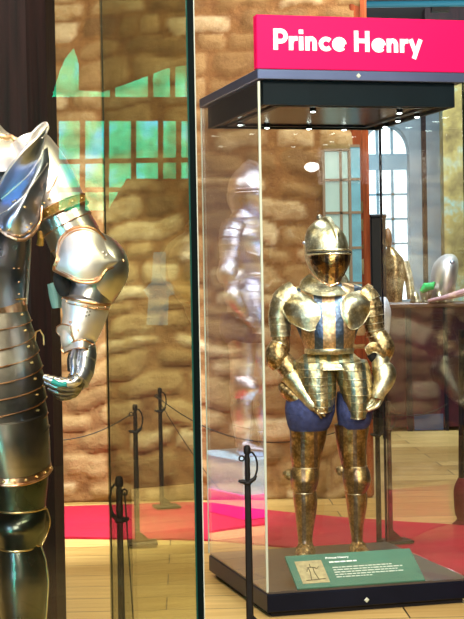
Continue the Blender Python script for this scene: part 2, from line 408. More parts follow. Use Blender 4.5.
# ------------------------------------------------------------------ room
def slab(P, z0, z1): # polygon extruded in z
    n = len(P); V = [Vector((p[0], p[1], z0)) for p in P]+[Vector((p[0], p[1], z1)) for p in P]
    return V, [tuple(range(n))[::-1], tuple(range(n, 2*n))]+[(i, (i+1) % n, (i+1) % n+n, i+n) for i in range(n)]
XL, XR, YB, YF, ZC = -4.5, 6.0, -5.5, 21.0, 4.6
struct('floor', box((XL, YB, -.1), (XR, YF, 0)), 'floor')
struct('ceiling', box((XL, YB, ZC), (XR, YF, ZC+.1)), 'ceiling')
struct('wall_left', box((XL-.2, YB, 0), (XL, YF, ZC)), 'darkwall')
struct('wall_right', box((XR, YB, 0), (XR+.2, YF, ZC)), 'darkwall')
def stonewall(name, x0, x1, y, z1, seed, big=1.0):
    rnd = random.Random(seed); H = .025; nx = int((x1-x0)/H)+1; nz = int(z1/H)+1
    rows = []; z = 0
    while z < z1+.3:
        h = rnd.uniform(.09, .22)*big; xs = [x0-rnd.random()*.5]
        while xs[-1] < x1+.5: xs.append(xs[-1]+rnd.uniform(.18, .62)*big)
        rows.append((z, z+h, xs, [rnd.random() for _ in xs], [rnd.uniform(.004, .030) for _ in xs])); z += h
    V, Fc, C = [], [], []
    for k in range(nz):
        for i in range(nx):
            x = x0+(x1-x0)*i/(nx-1); zz = z1*k/(nz-1)
            n1 = mnoise.noise(Vector((x*1.1, zz*1.1, seed)))*.16+mnoise.noise(Vector((x*4, zz*4, seed+3)))*.055
            n2 = mnoise.noise(Vector((x*1.7, zz*1.7, seed+9)))*.14+mnoise.noise(Vector((x*5, zz*5, seed+19)))*.04
            qx, qz = x+n2, zz+n1
            r = None
            for rr in rows:
                if rr[0] <= qz < rr[1]: r = rr; break
            if r is None: r = rows[0] if qz < 0 else rows[-1]
            ii = 0
            while ii < len(r[2])-2 and r[2][ii+1] < qx: ii += 1
            ha_, hb_ = (r[2][ii+1]-r[2][ii])/2, (r[1]-r[0])/2
            ex, ez = abs(qx-r[2][ii]-ha_)/ha_, abs(qz-r[0]-hb_)/hb_
            d = (1-(ex**(5)+ez**4)**.23)*min(hb_, .12)*1.25; d = max(0, d-max(0, r[4][ii]-.014))
            s = min(1, max(0, d-.006)/.03); s = s*s*(3-2*s)
            hgt = .030*s+mnoise.noise(Vector((x*9, zz*9, 4)))*.012+mnoise.noise(Vector((x*3.3, zz*3.3, 14)))*.025
            V.append(Vector((x, y-hgt, zz))); C.append((r[3][ii], min(1, max(0, d-.006)/.014), 0, 1))
    for k in range(nz-1):
        for i in range(nx-1): Fc.append((k*nx+i, k*nx+i+1, (k+1)*nx+i+1, (k+1)*nx+i))
    o0 = len(V)
    bd = [0, nx-1, nz*nx-1, (nz-1)*nx]
    V += [Vector((V[b].x, y+.4, V[b].z)) for b in bd]; C += [(0, 0, 0, 1)]*4
    Fc.append((o0, o0+3, o0+2, o0+1))
    edge = lambda L, a, b: Fc.append(tuple(L)+(b, a))
    edge([i for i in range(nx)][::-1], o0, o0+1)
    edge([(nz-1)*nx+i for i in range(nx)], o0+2, o0+3)
    edge([k*nx for k in range(nz)], o0+3, o0)
    edge([k*nx+nx-1 for k in range(nz)][::-1], o0+1, o0+2)
    me = bpy.data.meshes.new(name); me.from_pydata([tuple(v) for v in V], [], Fc); me.update()
    at_ = me.color_attributes.new('stone', 'FLOAT_COLOR', 'POINT')
    for i, c in enumerate(C): at_.data[i].color = c
    me.polygons.foreach_set('use_smooth', [True]*len(me.polygons)); me.materials.append(MAT['stone'])
    o = bpy.data.objects.new(name, me); COL.objects.link(o); o['kind'] = 'structure'; return o
WY = 10.78
struct('wall_back_left', box((XL, WY-.02, 0), (-1.63, WY+.4, ZC)), 'darkwall')  # unseen dark wall added to keep bright stone out of the pane reflections
stonewall('wall_back', -1.62, at(364, 300, WY).x, WY, ZC, 3)
FY = 20.0
def P2(px, py, Y): return at(px, py, Y)
# far room: end wall around an arched daylit window
wx0, wx1 = at(366, 250, FY).x, at(411, 250, FY).x
wz0, wz1, wz2 = at(390, 300, FY).z, at(390, 168, FY).z, at(390, 124, FY).z
zt = at(390, 152, FY).z
struct('wall_far', join(box((.9, FY, 0), (wx0, FY+.5, ZC)), box((wx1, FY, 0), (XR, FY+.5, ZC)), box((wx0, FY, 0), (wx1, FY+.5, wz0)), box((wx0, FY, wz2), (wx1, FY+.5, ZC))), 'plaster')
wn = tag(obj('window_1', box((wx0, FY+.40, wz0), (wx1, FY+.42, wz2)), 'day', None, False), 'x', 'window'); del wn['label'], wn['category']; wn['kind'] = 'structure'
fr = [box((wx0, FY+.28, wz1), (wx1, FY+.36, zt))]
for i in range(1, 3):
    xx = wx0+(wx1-wx0)*i/3; fr.append(box((xx-.018, FY+.3, wz0), (xx+.018, FY+.34, wz2)))
for py in (193, 218, 243, 270):
    zz = at(390, py, FY).z; fr.append(box((wx0, FY+.3, zz-.014), (wx1, FY+.34, zz+.014)))
struct('window_frame', join(*fr), plain('grey_window_bars', hx('8fb0c0'), .6), False, wn)
# spandrels shaping the arched head
cx, rz = (wx0+wx1)/2, wz2-zt; hw = (wx1-wx0)/2; V = []; Fc = []
for s in (-1, 1):
    pr = [(cx+s*hw, zt)]+[(cx+s*hw*math.cos(a*PI/20), zt+rz*math.sin(a*PI/20)) for a in range(0, 11)]+[(cx, wz2+.03), (cx+s*hw, wz2+.03)]
    n = len(pr); b = len(V); V += [Vector((x, FY+.02, z)) for x, z in pr]+[Vector((x, FY+.38, z)) for x, z in pr]
    Fc += [tuple(range(b, b+n)), tuple(range(b+n, b+2*n))]+[(b+i, b+(i+1) % n, b+n+(i+1) % n, b+n+i) for i in range(n)]
struct('trim_1', (V, Fc), 'plaster')
xa = at(425, 200, 18.4).x
struct('trim_2', box((xa-.025, 18.4, 0), (xa+.025, 18.5, ZC)), 'oldwood')
sw_ = NT('mottled_olive_stone'); co_ = sw_.n('ShaderNodeTexCoord'); nz_ = sw_.n('ShaderNodeTexNoise', i_Scale=1.6, i_Detail=6.0, i_Roughness=.65); sw_.l(co_.outputs['Object'], nz_.inputs['Vector'])
sw_.l(sw_.ramp([(.35, hx('5a4a28')), (.48, hx('8a7a45')), (.56, hx('7f9a90')), (.68, hx('a98a4a'))], nz_.outputs['Fac']), sw_.b.inputs['Base Color']); sw_.b.inputs['Roughness'].default_value = .9
MAT['sidewall'] = sw_.m
struct('wall_side', box((at(444, 200, 17.5).x, 17.5, 0), (XR, 17.8, ZC)), 'sidewall')
struct('wall_rear', box((XL, YB-.2, 0), (XR, YB, ZC)), 'darkwall')
struct('trim_4', box((at(425, 20, 17.2).x, 17.2, 4.22), (XR, 17.45, ZC)), 'oldwood')  # dark beam added to cover the overlit top of the side wall
# leaded window in the stone wall, and the brown post that ends it
a0, a1 = at(324, 150, WY-.05), at(350, 320, WY-.05)
lw = struct('window_2', box((a0.x, WY-.06, a1.z), (a1.x, WY+.1, a0.z)), 'frost')
fr = []
for px in (324, 341, 350): x = at(px, 200, WY-.07).x; fr.append(box((x-.009, WY-.085, a1.z), (x+.009, WY-.06, a0.z)))
for py in (150, 180, 213, 248, 283, 318): z = at(335, py, WY-.07).z; fr.append(box((a0.x, WY-.085, z-.009), (a1.x, WY-.06, z+.009)))
struct('window_frame', join(*fr), 'lead', False, lw)
b0, b1 = at(350.5, 147, WY-.1), at(362.5, 300, WY-.1)
lw2 = struct('window_3', box((b0.x, WY-.08, b1.z), (b1.x, WY+.1, b0.z)), plain('blue_leaded_pane', hx('5f9db4'), .3, 0, .3, 6, emit=.3))
fr = [box((b0.x, WY-.095, z-.009), (b1.x, WY-.08, z+.009)) for z in (at(356, y, WY).z for y in (147, 180, 213, 248, 283, 299))]
struct('window_frame', join(*fr), 'lead', False, lw2)
struct('trim_3', bbox((at(352, 300, WY).x, WY-.03, 0), (at(371, 300, WY).x, WY+.3, ZC), None, .02), 'redwood')
# ceiling beam and blue pipe, far right
pz = at(410, 7, 14.0).z
tag(obj('ceiling_pipe', tube([Vector((at(362, 7, 14).x, 14, pz+.03)), Vector((XR, 14, pz))], .03, 10), plain('blue_painted_pipe', hx('2f86a8'), .4, 0, 0, 8, 0, .15)), 'blue horizontal pipe under the dark ceiling above the pink sign', 'pipe')  # slight glow added to the pipe's own blue
bmx = at(440, 8, 14.2).x
tag(obj('pipe_bracket', box((bmx-.10, 14.0, pz-.04), (bmx+.06, 14.1, ZC)), 'iron', None, False), 'black bracket clamped on the blue ceiling pipe above the sign', 'bracket')

# carpet
def carpet(top, bot, z=.012, n=60):
    V = []; 
    for i in range(n):
        t = i/(n-1); a = crlist(top, t); b = crlist(bot, t)
        for j in range(9):
            s = j/8; p = onfloor(a[0]+(b[0]-a[0])*s, a[1]+(b[1]-a[1])*s)
            V.append(Vector((p.x, p.y, z+.004*mnoise.noise(Vector((p.x*3, p.y*3, 1))))))
    Fc = [(i*9+j, i*9+j+1, (i+1)*9+j+1, (i+1)*9+j) for i in range(n-1) for j in range(8)]
    o = len(V); V += [Vector((v.x, v.y, 0.001)) for v in V[:o]]
    Fc += [tuple(x+o for x in f[::-1]) for f in Fc[:]]
    bd = [i*9 for i in range(n)]+[(n-1)*9+j for j in range(1, 9)]+[i*9+8 for i in range(n-2, -1, -1)]+[j for j in range(7, 0, -1)]
    Fc += [(b_, a_, a_+o, b_+o) for a_, b_ in zip(bd, bd[1:]+bd[:1])]
    return V, Fc
ct = obj('carpet', carpet([(-80, 509), (55, 508), (130, 505.5), (200, 504), (262, 511), (345, 519), (464, 527), (560, 534)],
                          [(-80, 539), (55, 539), (130, 540), (200, 541), (262, 546), (345, 557), (464, 596), (560, 640)]), 'carpet')
tag(ct, 'crimson carpet runner laid on the boards along the stone wall', 'carpet')

# timber pillar behind the near armour
pxl, pxc, pxr, PY = -60, 33, 51, 6.1
xl, xc, xr = at(pxl, 400, PY).x, at(pxc, 400, PY).x, at(pxr, 400, PY).x
d = xr-xc
prof = [(xl, PY), (xc, PY), (xr, PY+d*.9), (xr, PY+.4), (xl, PY+.4)]
tp = obj('timber_pillar', slab(prof, 0, ZC), 'oldwood', None, False)
tag(tp, 'dark brown timber pillar rising behind the near silver armour', 'pillar')

# ------------------------------------------------------------------ display cases
def pane(name, c0, c1, fr, parent, m): return obj(name, box(c0, c1, fr), m, parent, False)
W1, D1 = .9915, 1.10
DZ, HZ0, HZ1, SZ0, SZ1 = .119, 2.325, 2.4765, 2.4825, 2.7257
case = thing('display_case', 'tall glass display case on a low black base under the pink name sign', 'display case', R1(W1/2, D1/2))
obj('plinth', box((.03, .03, 0), (W1-.03, D1-.03, .025), R1), 'shadow', case, False)
base = obj('base', bbox((0, 0, .025), (W1, D1, DZ-.012), R1, .004), 'black', case, False)
obj('display_deck', bbox((.006, .006, DZ-.012), (W1-.006, D1-.006, DZ), R1, .002), 'deck', case, False)
for nm, a, b in (('front', (.004, 0, DZ), (W1-.004, .008, 2.436)), ('left', (0, .009, DZ), (.008, D1-.009, 2.436)), ('right', (W1-.008, .009, DZ), (W1, D1-.009, 2.436)), ('back', (.004, D1-.008, DZ), (W1-.004, D1, 2.436))):
    pane('glass_pane', a, b, R1, case, 'glass_coated' if nm == 'right' else 'glass_case')
obj('corner_strip', box((-.004, -.004, DZ), (.006, .004, 2.425), R1), 'edge_pale', case, False, label='pale ground glass corner edge')
obj('corner_strip', box((-.002, D1-.004, DZ), (.005, D1+.002, 2.436), R1), 'edge_pale', case, False)
obj('corner_strip', box((W1-.004, -.004, DZ), (W1+.004, .004, 2.436), R1), 'edge', case, False)
obj('corner_strip', box((W1-.012, D1-.006, DZ), (W1, D1+.004, 2.436), R1), 'black', case, False, label='black rear corner strip')
hd = obj('header', join(box((.03, .03, HZ0), (W1-.03, .05, HZ1), R1), box((.03, D1-.05, HZ0), (W1-.03, D1-.03, HZ1), R1), box((.03, .05, HZ0), (.05, D1-.05, HZ1), R1), box((W1-.05, .05, HZ0), (W1-.03, D1-.05, HZ1), R1)), 'navy', case, False)
obj('header_panel', box((.05, .05, HZ0+.012), (W1-.05, D1-.05, HZ1-.002), R1), plain('header_underside', hx('40393c'), .22, .2), case, False)
obj('header_trim', join(box((.11, .11, HZ0+.004), (W1-.11, .14, HZ0+.012), R1), box((.11, D1-.14, HZ0+.004), (W1-.11, D1-.11, HZ0+.012), R1), box((.11, .14, HZ0+.004), (.14, D1-.14, HZ0+.012), R1), box((W1-.14, .14, HZ0+.004), (W1-.11, D1-.14, HZ0+.012), R1)), 'black', case, False)
obj('top_band', bbox((-.006, -.006, 2.436), (W1+.006, D1+.006, SZ0-.001), R1, .003), 'cap', case, False)
scr = R1(.12, -.007, 2.458)
for px, py in ((240, 122.5), (267, 125.5), (309, 126.5), (344, 127.5), (385, 124.7), (398, 118.6), (417, 114.5), (399.5, 110.5), (313, 109)):
    p = onfloor(px, py, HZ0+.006)
    lp = obj('header_lamp', skinrings([[Vector((p.x+r*math.cos(2*PI*j/16), p.y+r*math.sin(2*PI*j/16), HZ0+z)) for j in range(16)] for r, z in ((.016, .014), (.016, -.004), (.013, -.006))]), 'iron', case)
    obj('lens', skinrings([[Vector((p.x+r*math.cos(2*PI*j/16), p.y+r*math.sin(2*PI*j/16), HZ0+z)) for j in range(16)] for r, z in ((.012, -.005), (.011, -.009), (.006, -.011))]), 'lamp', lp)
def diamond(c, s, fr_, parent, m='edge_pale'):
    P = [(-s, 0), (0, -s), (s, 0), (0, s)]
    V = [c+UA*a+Vector((0, 0, b_))-VA*.002 for a, b_ in P]+[c+UA*a*.6+Vector((0, 0, b_*.6))-VA*.004 for a, b_ in P]
    return obj('lock_screw', (V, [(7, 6, 5, 4)]+[(i, (i+1) % 4, (i+1) % 4+4, i+4) for i in range(4)]), m, parent, False)
diamond(R1(.475, -.006, 2.458), .012, None, case); diamond(R1(.475, 0, .052), .013, None, case)
# sign
sg = obj('name_sign', bbox((-.006, -.004, SZ0), (W1+.012, .05, SZ1), R1, .003), 'pink', case, False)
def textmesh(name, body, org, ux, uz, nrm_, h, width, m, parent, off=0., ex=.003, align='LEFT', bold=0.):
    c = bpy.data.curves.new('t', 'FONT'); c.body = body; c.size = 1; c.offset = bold; c.extrude = 0.0
    o = bpy.data.objects.new('t', c); COL.objects.link(o)
    dg = bpy.context.evaluated_depsgraph_get(); me = o.evaluated_get(dg).to_mesh()
    V = [v.co.copy() for v in me.vertices]; P = [tuple(p.vertices) for p in me.polygons]
    o.evaluated_get(dg).to_mesh_clear(); COL.objects.unlink(o); bpy.data.objects.remove(o)
    x0 = min(v.x for v in V); x1 = max(v.x for v in V)
    sx = width/(x1-x0) if width else h/.70; sy = h/.70
    f = lambda v, e: org+ux*(v.x-x0)*sx+uz*v.y*sy+nrm_*e
    n = len(V); W = [f(v, ex) for v in V]+[f(v, 0) for v in V]
    from collections import Counter
    ec = Counter(); ed = []
    for p in P:
        for a, b in zip(p, p[1:]+p[:1]): ec[frozenset((a, b))] += 1; ed.append((a, b))
    Fc = list(P)+[tuple(i+n for i in p[::-1]) for p in P]+[(b, a, a+n, b+n) for a, b in ed if ec[frozenset((a, b))] == 1]
    return obj(name, (W, Fc), m, parent, False)
Z = Vector((0, 0, 1))
# 'Prince Henry' in heavy rounded letters: strokes laid on the sign face
def strokes(name, glyphs, org, ux, uz, nrm_, s, wdt, m, parent):
    V, Fc = [], []
    for gx, segs in glyphs:
        for k, seg in enumerate(segs):
            pts = seg; n = len(pts); L, Rr = [], []
            for i, p in enumerate(pts):
                a = Vector(pts[max(i-1, 0)]); b = Vector(pts[min(i+1, n-1)]); t = (b-a).normalized(); q = Vector((-t.y, t.x))*wdt/2
                L.append(Vector(p)+q); Rr.append(Vector(p)-q)
            e = .003+.0002*k; b0 = len(V)
            for p in L+Rr: V.append(org+ux*(gx+p.x)*s+uz*p.y*s+nrm_*e)
            for p in L+Rr: V.append(org+ux*(gx+p.x)*s+uz*p.y*s)
            N = 2*n
            for i in range(n-1):
                Fc.append((b0+i, b0+n+i, b0+n+i+1, b0+i+1)); Fc.append((b0+N+i, b0+i, b0+i+1, b0+N+i+1)); Fc.append((b0+n+i, b0+N+n+i, b0+N+n+i+1, b0+n+i+1))
            Fc.append((b0, b0+N, b0+N+n, b0+n)); Fc.append((b0+n-1, b0+N-1, b0+2*N-1, b0+N+n-1))
    return obj(name, (V, Fc), m, parent, False)
def arc(cx, cy, rx, ry, a0, a1, n=14): return [(cx+rx*math.cos(math.radians(a0+(a1-a0)*i/n)), cy+ry*math.sin(math.radians(a0+(a1-a0)*i/n))) for i in range(n+1)]
# glyph metrics: capital height 1, x height .66, stroke .2 (centre lines)
gP = [[(.1, 0), (.1, 1)], [(.1, .9), (.36, .9)]+arc(.36, .655, .235, .245, 90, -90)+[(.1, .41)]]
gr = [[(.1, 0), (.1, .66)], [(.1, .36)]+arc(.33, .34, .21, .22, 165, 85)+[(.42, .565)]]
gi = [[(.1, 0), (.1, .66)], [(.1, .78), (.1, .98)]]
gn = [[(.1, 0), (.1, .66)], [(.1, .32)]+arc(.29, .37, .175, .20, 170, 0)+[(.465, 0)]]
gc = [arc(.36, .33, .26, .24, 42, 318, 20)]
ge = [[(.12, .33), (.62, .33)], [(.62, .33)]+arc(.36, .33, .255, .24, 8, 322, 24)]
gH = [[(.1, 0), (.1, 1)], [(.66, 0), (.66, 1)], [(.1, .52), (.66, .52)]]
gy = [[(.04, .66), (.29, .02)], [(.56, .66), (.2, -.28)]]
adv = {'P': (gP, .76), 'r': (gr, .50), 'i': (gi, .31), 'n': (gn, .68), 'c': (gc, .66), 'e': (ge, .78), 'H': (gH, .88), 'y': (gy, .6), ' ': ([], .34)}
x = 0; gl = []
for chx in 'Prince Henry':
    if chx != ' ': gl.append((x, adv[chx][0]))
    x += adv[chx][1]
TP = R1(.073, -.004, 2.568)
strokes('sign_lettering', gl, TP, UA, Z, -VA, 0.712/x, .215, 'white', sg)

# label board inside the case
lb0 = onfloor(297.5, 589, DZ+.005); lb1 = onfloor(425.7, 580, DZ+.005)
bu = (lb1-lb0); bw = bu.length; bu.normalize(); bv = Vector((-bu.y, bu.x, 0))
tl = at(284.7, 556, lb0.y+.19); bd = (tl-lb0); bd -= bu*bd.dot(bu); bl = bd.length; bd.normalize(); bn = bu.cross(bd).normalized()
if bn.z < 0: bn = -bn
lbl = thing('label_board', 'sloping green label board lying on the case floor before the gilt armour', 'label', (lb0+lb1)/2)
LF = lambda a, b, c: lb0+bu*a+bd*b+bn*c
obj('board', bbox((0, 0, -.012), (bw, bl, 0), LF, .002), 'sign_green', lbl, False)
for a in (.06, bw-.08):
    tq = [LF(a, .03, -.013), LF(a+.02, .03, -.013), LF(a+.02, bl-.02, -.013), LF(a, bl-.02, -.013)]
    obj('support', hexa([Vector((p.x, p.y, DZ+.001)) for p in tq]+tq), 'black', lbl, False)
pc = obj('picture', box((.035, .030, .0002), (.165, bl-.045, .0015), LF), 'parchment', lbl, False)
cxp, czp = .10, bl*.5-.01
dr = [tube([LF(cxp+a*1.1, czp+b, .002) for a, b in pth], .0022, 5) for pth in (
    [(0, .055), (0, .03)], [(-.014, .03), (0, .034), (.014, .03)], [(-.014, .03), (-.022, .005)], [(.014, .03), (.026, .022), (.036, .034)], [(-.01, .03), (-.009, -.005), (-.016, -.05)], [(.01, .03), (.009, -.005), (.016, -.05)], [(-.04, -.055), (.045, -.05)])]
obj('engraving', join(*dr), 'ink', pc)
t1 = textmesh('heading', 'Prince Henry', LF(.19, bl-.040, .0004), bu, bd, bn, .013, .115, 'white', lbl, ex=.001, bold=.02)
rnd = random.Random(5)
def wordline(x0, x1, y, h):
    out = []; x = x0
    while x < x1-.012:
        l = min(rnd.uniform(.008, .030), x1-x); out.append(box((x, y, .0002), (x+l, y+h, .001), LF)); x += l+.0045
    return out
MAT['print'] = plain('pale_print', (.62, .66, .58), .6)
obj('heading_line', join(*wordline(.20, .335, bl-.068, .0085)), 'white', lbl, False)
for k in range(5): ls = wordline(.205-.01*0, [.50, .545, .53, .54, .38][k], bl-.105-.0165*k, .006); obj('text_line', join(*ls), 'print', lbl, False)

# near case, green tinted
W2, D2, Z2D, Z2T = 2.0, 1.17, .33, 2.62
c2 = thing('display_case', 'green tinted glass case enclosing the near silver armour at left', 'display case', R2(-W2/2, D2/2))
obj('base', bbox((-W2, 0, 0), (0, D2, Z2D-.012), R2, .004), 'black', c2, False)
obj('display_deck', bbox((-W2+.006, .006, Z2D-.012), (-.006, D2-.006, Z2D), R2, .002), 'deck', c2, False)
for a, b in (((-W2+.004, 0, Z2D), (-.004, .009, Z2T)), ((-.009, .01, Z2D), (0, D2-.01, Z2T)), ((-W2, .01, Z2D), (-W2+.009, D2-.01, Z2T))):
    pane('glass_pane', a, b, R2, c2, 'glass_near' if a[1] == 0 else 'glass_side')
obj('corner_strip', box((-.011, -.003, Z2D), (.003, .008, Z2T), R2), 'edge', c2, False, label='dark green glass corner edge')
obj('corner_strip', box((.0035, .002, Z2D), (.0065, .012, Z2T), R2), 'edge_pale', c2, False)
obj('corner_strip', box((-.0145, -.002, Z2D), (-.0115, .001, Z2T), R2), plain('teal_glass_edge', hx('0f3d30'), .5, spec=.1), c2, False)
obj('corner_strip', box((-.0035, D2-.004, Z2D), (.001, D2+.002, Z2T), R2), 'seam', c2, False)
obj('glass_lid', box((-W2, 0, Z2T), (0, D2, Z2T+.01), R2), 'glass_near', c2, False)

# ------------------------------------------------------------------ armour
def plate_rim(path, r, parent, m, name='rim', closed=True): return obj(name, tube(path, r, 8, closed), m, parent)
def vplate(name, rows, Y0, parent, m, rim0=None, rim1=None, rimr=.005, rimm='gilt_bright', cap=(True, True), **kw):
    R = vrings(rows, Y0, **kw); o = obj(name, skinrings(R, *cap), m, parent, ang=28)
    if rim0: plate_rim(R[0], rimr, o, rimm)
    if rim1: plate_rim(R[-1], rimr, o, rimm)
    return o, R
def tplate(name, st, Y0, parent, m, rim0=None, rim1=None, rimr=.004, rimm='gilt_bright', cap=(True, True), **kw):
    R = trings(st, Y0, **kw); o = obj(name, skinrings(R, *cap), m, parent, ang=28)
    if rim0: plate_rim(R[0], rimr, o, rimm)
    if rim1: plate_rim(R[-1], rimr, o, rimm)
    return o, R
def fingers(parent, Y0, roots, tips, hw, m, dy0, dy1):
    for k, (a, b) in enumerate(zip(roots, tips)):
        mid = ((a[0]+b[0])/2+(b[1]-a[1])*.10, (a[1]+b[1])/2-(b[0]-a[0])*.10)
        tplate('finger', [(a[0], a[1], hw, hw*Y0/F, dy0), (mid[0], mid[1], hw*.95, hw*Y0/F, (dy0+dy1)/2-.01), (b[0], b[1], hw*.6, hw*.7*Y0/F, dy1)], Y0, parent, m, lames=4, flare=.10, m_=0) if False else \
        obj('finger', skinrings(trings([(a[0], a[1], hw, hw*Y0/F, dy0), (mid[0], mid[1], hw*.95, hw*.95*Y0/F, (dy0+dy1)/2-.01), (b[0], b[1], hw*.55, hw*.6*Y0/F, dy1)], Y0, 10, lames=4, flare=.12)), m, parent)

def gilt_armour():
    Y = 7.8
    foot = onfloor(331, 557, DZ)
    A = thing('suit_of_armour', 'small etched gilt full armour with closed helmet standing inside the signed case', 'armour', Vector((at(331, 557, Y).x, Y, DZ)), )
    # legs
    for L, X in (('l', [(426, 289, 328), (440, 290, 326), (455, 290.5, 322), (470, 293, 319)]), ('r', [(424, 334, 370), (440, 336, 367), (455, 339, 366), (470, 343, 367)])):
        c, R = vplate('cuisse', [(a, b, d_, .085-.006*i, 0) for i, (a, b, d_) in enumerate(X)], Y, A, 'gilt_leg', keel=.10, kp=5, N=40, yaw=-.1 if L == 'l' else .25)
    kl = [(467, 292, 319), (473, 290.5, 319.5), (480, 290.5, 319), (487, 292, 317), (492, 293.5, 315)]
    kr = [(466, 343, 367), (472, 342.5, 369.5), (480, 342.5, 371), (487, 344.5, 369), (493, 346, 365)]
    for K, yw in ((kl, -.1), (kr, .3)):
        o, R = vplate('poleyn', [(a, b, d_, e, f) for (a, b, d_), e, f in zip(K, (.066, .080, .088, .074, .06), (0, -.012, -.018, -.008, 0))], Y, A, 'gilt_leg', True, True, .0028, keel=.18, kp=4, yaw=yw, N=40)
    for cx_, cy_ in ((289, 474), (341.5, 470)):
        wing = [(cx_-6, cy_-1, 2, .004, .02), (cx_-3, cy_, 4.5, .012, .01), (cx_+3, cy_+1, 6.5, .015, 0)]
        tplate('knee_wing', wing, Y, A, 'gilt', N=16)
    for G_, yw in (([(490, 293, 316), (500, 293.5, 317.5), (512, 295, 316.5), (526, 296.5, 314), (540, 298, 312.5), (548, 297.5, 314)], -.1), ([(490, 345, 366), (500, 346, 367.5), (512, 347.5, 366), (526, 349.5, 363.5), (540, 351.5, 363), (548, 352, 365)], .25)):
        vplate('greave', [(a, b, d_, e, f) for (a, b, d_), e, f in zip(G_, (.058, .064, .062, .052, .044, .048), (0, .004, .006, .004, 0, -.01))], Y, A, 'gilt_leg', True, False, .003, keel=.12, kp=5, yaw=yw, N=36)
    for fx, fy, dx in ((305.5, 546, -1), (358, 546, 6)):
        tplate('sabaton', [(fx, fy, 8, .05, .0), (fx, fy+6, 9.5, .05, -.03), (fx+dx*.5, fy+11, 10, .035, -.10), (fx+dx, fy+15, 7, .016, -.18)], Y, A, 'gilt', lames=6, flare=.05)
    # cloth breeches
    vplate('breeches', [(392, 287, 335, .12, .01), (408, 285, 335.5, .135, 0), (418, 286, 333, .13, 0), (426, 288, 330, .11, 0), (430, 290, 327, .095, 0)], Y, A, 'cloth_blue', N=36)
    vplate('breeches', [(392, 337, 370, .12, .01), (408, 336, 373, .135, 0), (417, 337, 372, .13, 0), (424, 338, 370, .11, 0), (428, 339, 368, .095, 0)], Y, A, 'cloth_blue', N=36)
    tplate('hip_plate', [(281, 384, 4, .03, .0), (286, 389, 7.5, .05, -.01), (297, 397, 8.5, .055, -.04), (311, 403, 6, .04, -.07), (318, 406, 3, .02, -.08)], Y, A, 'gilt')
    # tassets
    for X, yo, yw in (([(360, 293, 331), (372, 295, 335), (386, 299, 336), (398, 304, 335), (409, 310, 332)], -.045, -.05), ([(360, 329, 367), (374, 335, 371), (388, 339.5, 372), (401, 343, 371), (415, 347, 366)], -.045, .15)):
        o, R = vplate('tasset', [(a, b, d_, e, yo) for (a, b, d_), e in zip(X, (.115, .12, .12, .115, .105))], Y, A, 'gilt_tasset', False, True, .0035, lames=7, flare=.035, keel=.05, kp=3, yaw=yw, dip=.012, N=44)
        for k in range(1, 8): plate_rim(R[min(k*4-1, len(R)-1)], .0018, o, 'gilt_bright', 'lame_edge')
    # trunk
    o, R = vplate('fauld', [(352, 306, 352, .108, -.01), (357, 300, 357, .125, -.015), (362, 295, 363, .138, -.02), (366, 293, 366, .14, -.02)], Y, A, 'gilt_tasset', False, True, .004, lames=2, flare=.03, dip=.012)
    o, R = vplate('breastplate', [(282, 316, 345, .07, 0), (288, 296, 362, .09, 0), (297, 290, 366, .11, -.0), (309, 288, 366, .125, -.01), (322, 294, 361, .13, -.02), (336, 300, 356, .13, -.03), (346, 304, 353.5, .12, -.03), (353, 306, 352.5, .108, -.02)], Y, A, 'gilt_band', keel=.13, kp=4, yaw=.08, N=56)
    R = vrings([(348, 304.5, 353.5, .125, -.026), (350.5, 304, 354, .127, -.026), (353.5, 304.5, 353.5, .122, -.024)], Y, 48, n=6, keel=.13, kp=4, yaw=.08)
    bl_ = obj('waist_belt', skinrings(R), 'gilt_bright', A)
    bp_ = at(334, 352, Y-.155)
    obj('buckle', tube([bp_+Vector((a, 0, b)) for a, b in ((-.016, -.012), (.016, -.014), (.018, .012), (-.014, .014))], .003, 6, True), 'brass', bl_)
    # arms and shoulders
    for st, m_, L in (([(297, 291, 12, .07, 0), (286, 300, 13.5, .075, 0), (280.5, 314, 12, .07, 0), (280, 326, 10.5, .062, 0), (280.5, 336, 9.5, .055, 0)], 'gilt_bright', 7),
                      ([(360, 291, 11, .07, 0), (367, 299, 12, .075, 0), (371.5, 312, 11, .07, 0), (373.5, 325, 9.5, .06, 0), (376, 335, 9, .052, 0)], 'gilt', 7)):
        o, R = tplate('spaulder', st, Y, A, m_, False, True, .003, lames=L, flare=.06)
        for k in range(1, L): plate_rim(R[k*4-1], .002, o, 'gilt_bright', 'lame_edge')
    (vf, bd_, _) = patch([[(287, 292, .02), (298, 287, -.01), (310, 287.5, -.03), (317, 292, -.06)], [(281, 302, -.05), (293, 300, -.10), (307, 301, -.13), (321, 305, -.13)], [(284, 313, -.08), (296, 314, -.13), (308, 316, -.155), (323, 317, -.155)], [(290, 322, -.08), (299, 327, -.13), (310, 331, -.15), (321, 326, -.15)]], Y, 20, 20)
    o = obj('pauldron', vf, 'gilt_bright', A); plate_rim(bd_, .003, o, 'gilt_bright')
    (vf, bd_, _) = patch([[(342.5, 289, -.07), (349, 284.5, -.03), (359, 286, -.01), (371, 293, .01)], [(341, 303, -.13), (350, 299, -.135), (363, 299, -.11), (374, 303, -.05)], [(342, 316, -.15), (350, 315, -.155), (360, 314, -.12), (369, 314, -.07)], [(347, 325, -.15), (352, 329.5, -.15), (358, 328, -.13), (364, 323, -.08)]], Y, 20, 20)
    o = obj('pauldron', vf, 'gilt_bright', A); plate_rim(bd_, .003, o, 'gilt_bright')
    tplate('rerebrace', [(280.5, 334, 8.5, .05, 0), (281.5, 344, 8.5, .048, 0), (282, 352, 8, .045, 0)], Y, A, 'gilt')
    tplate('rerebrace', [(376, 333, 8.5, .05, 0), (378, 342, 8.5, .048, 0), (379, 348, 8, .045, 0)], Y, A, 'gilt')
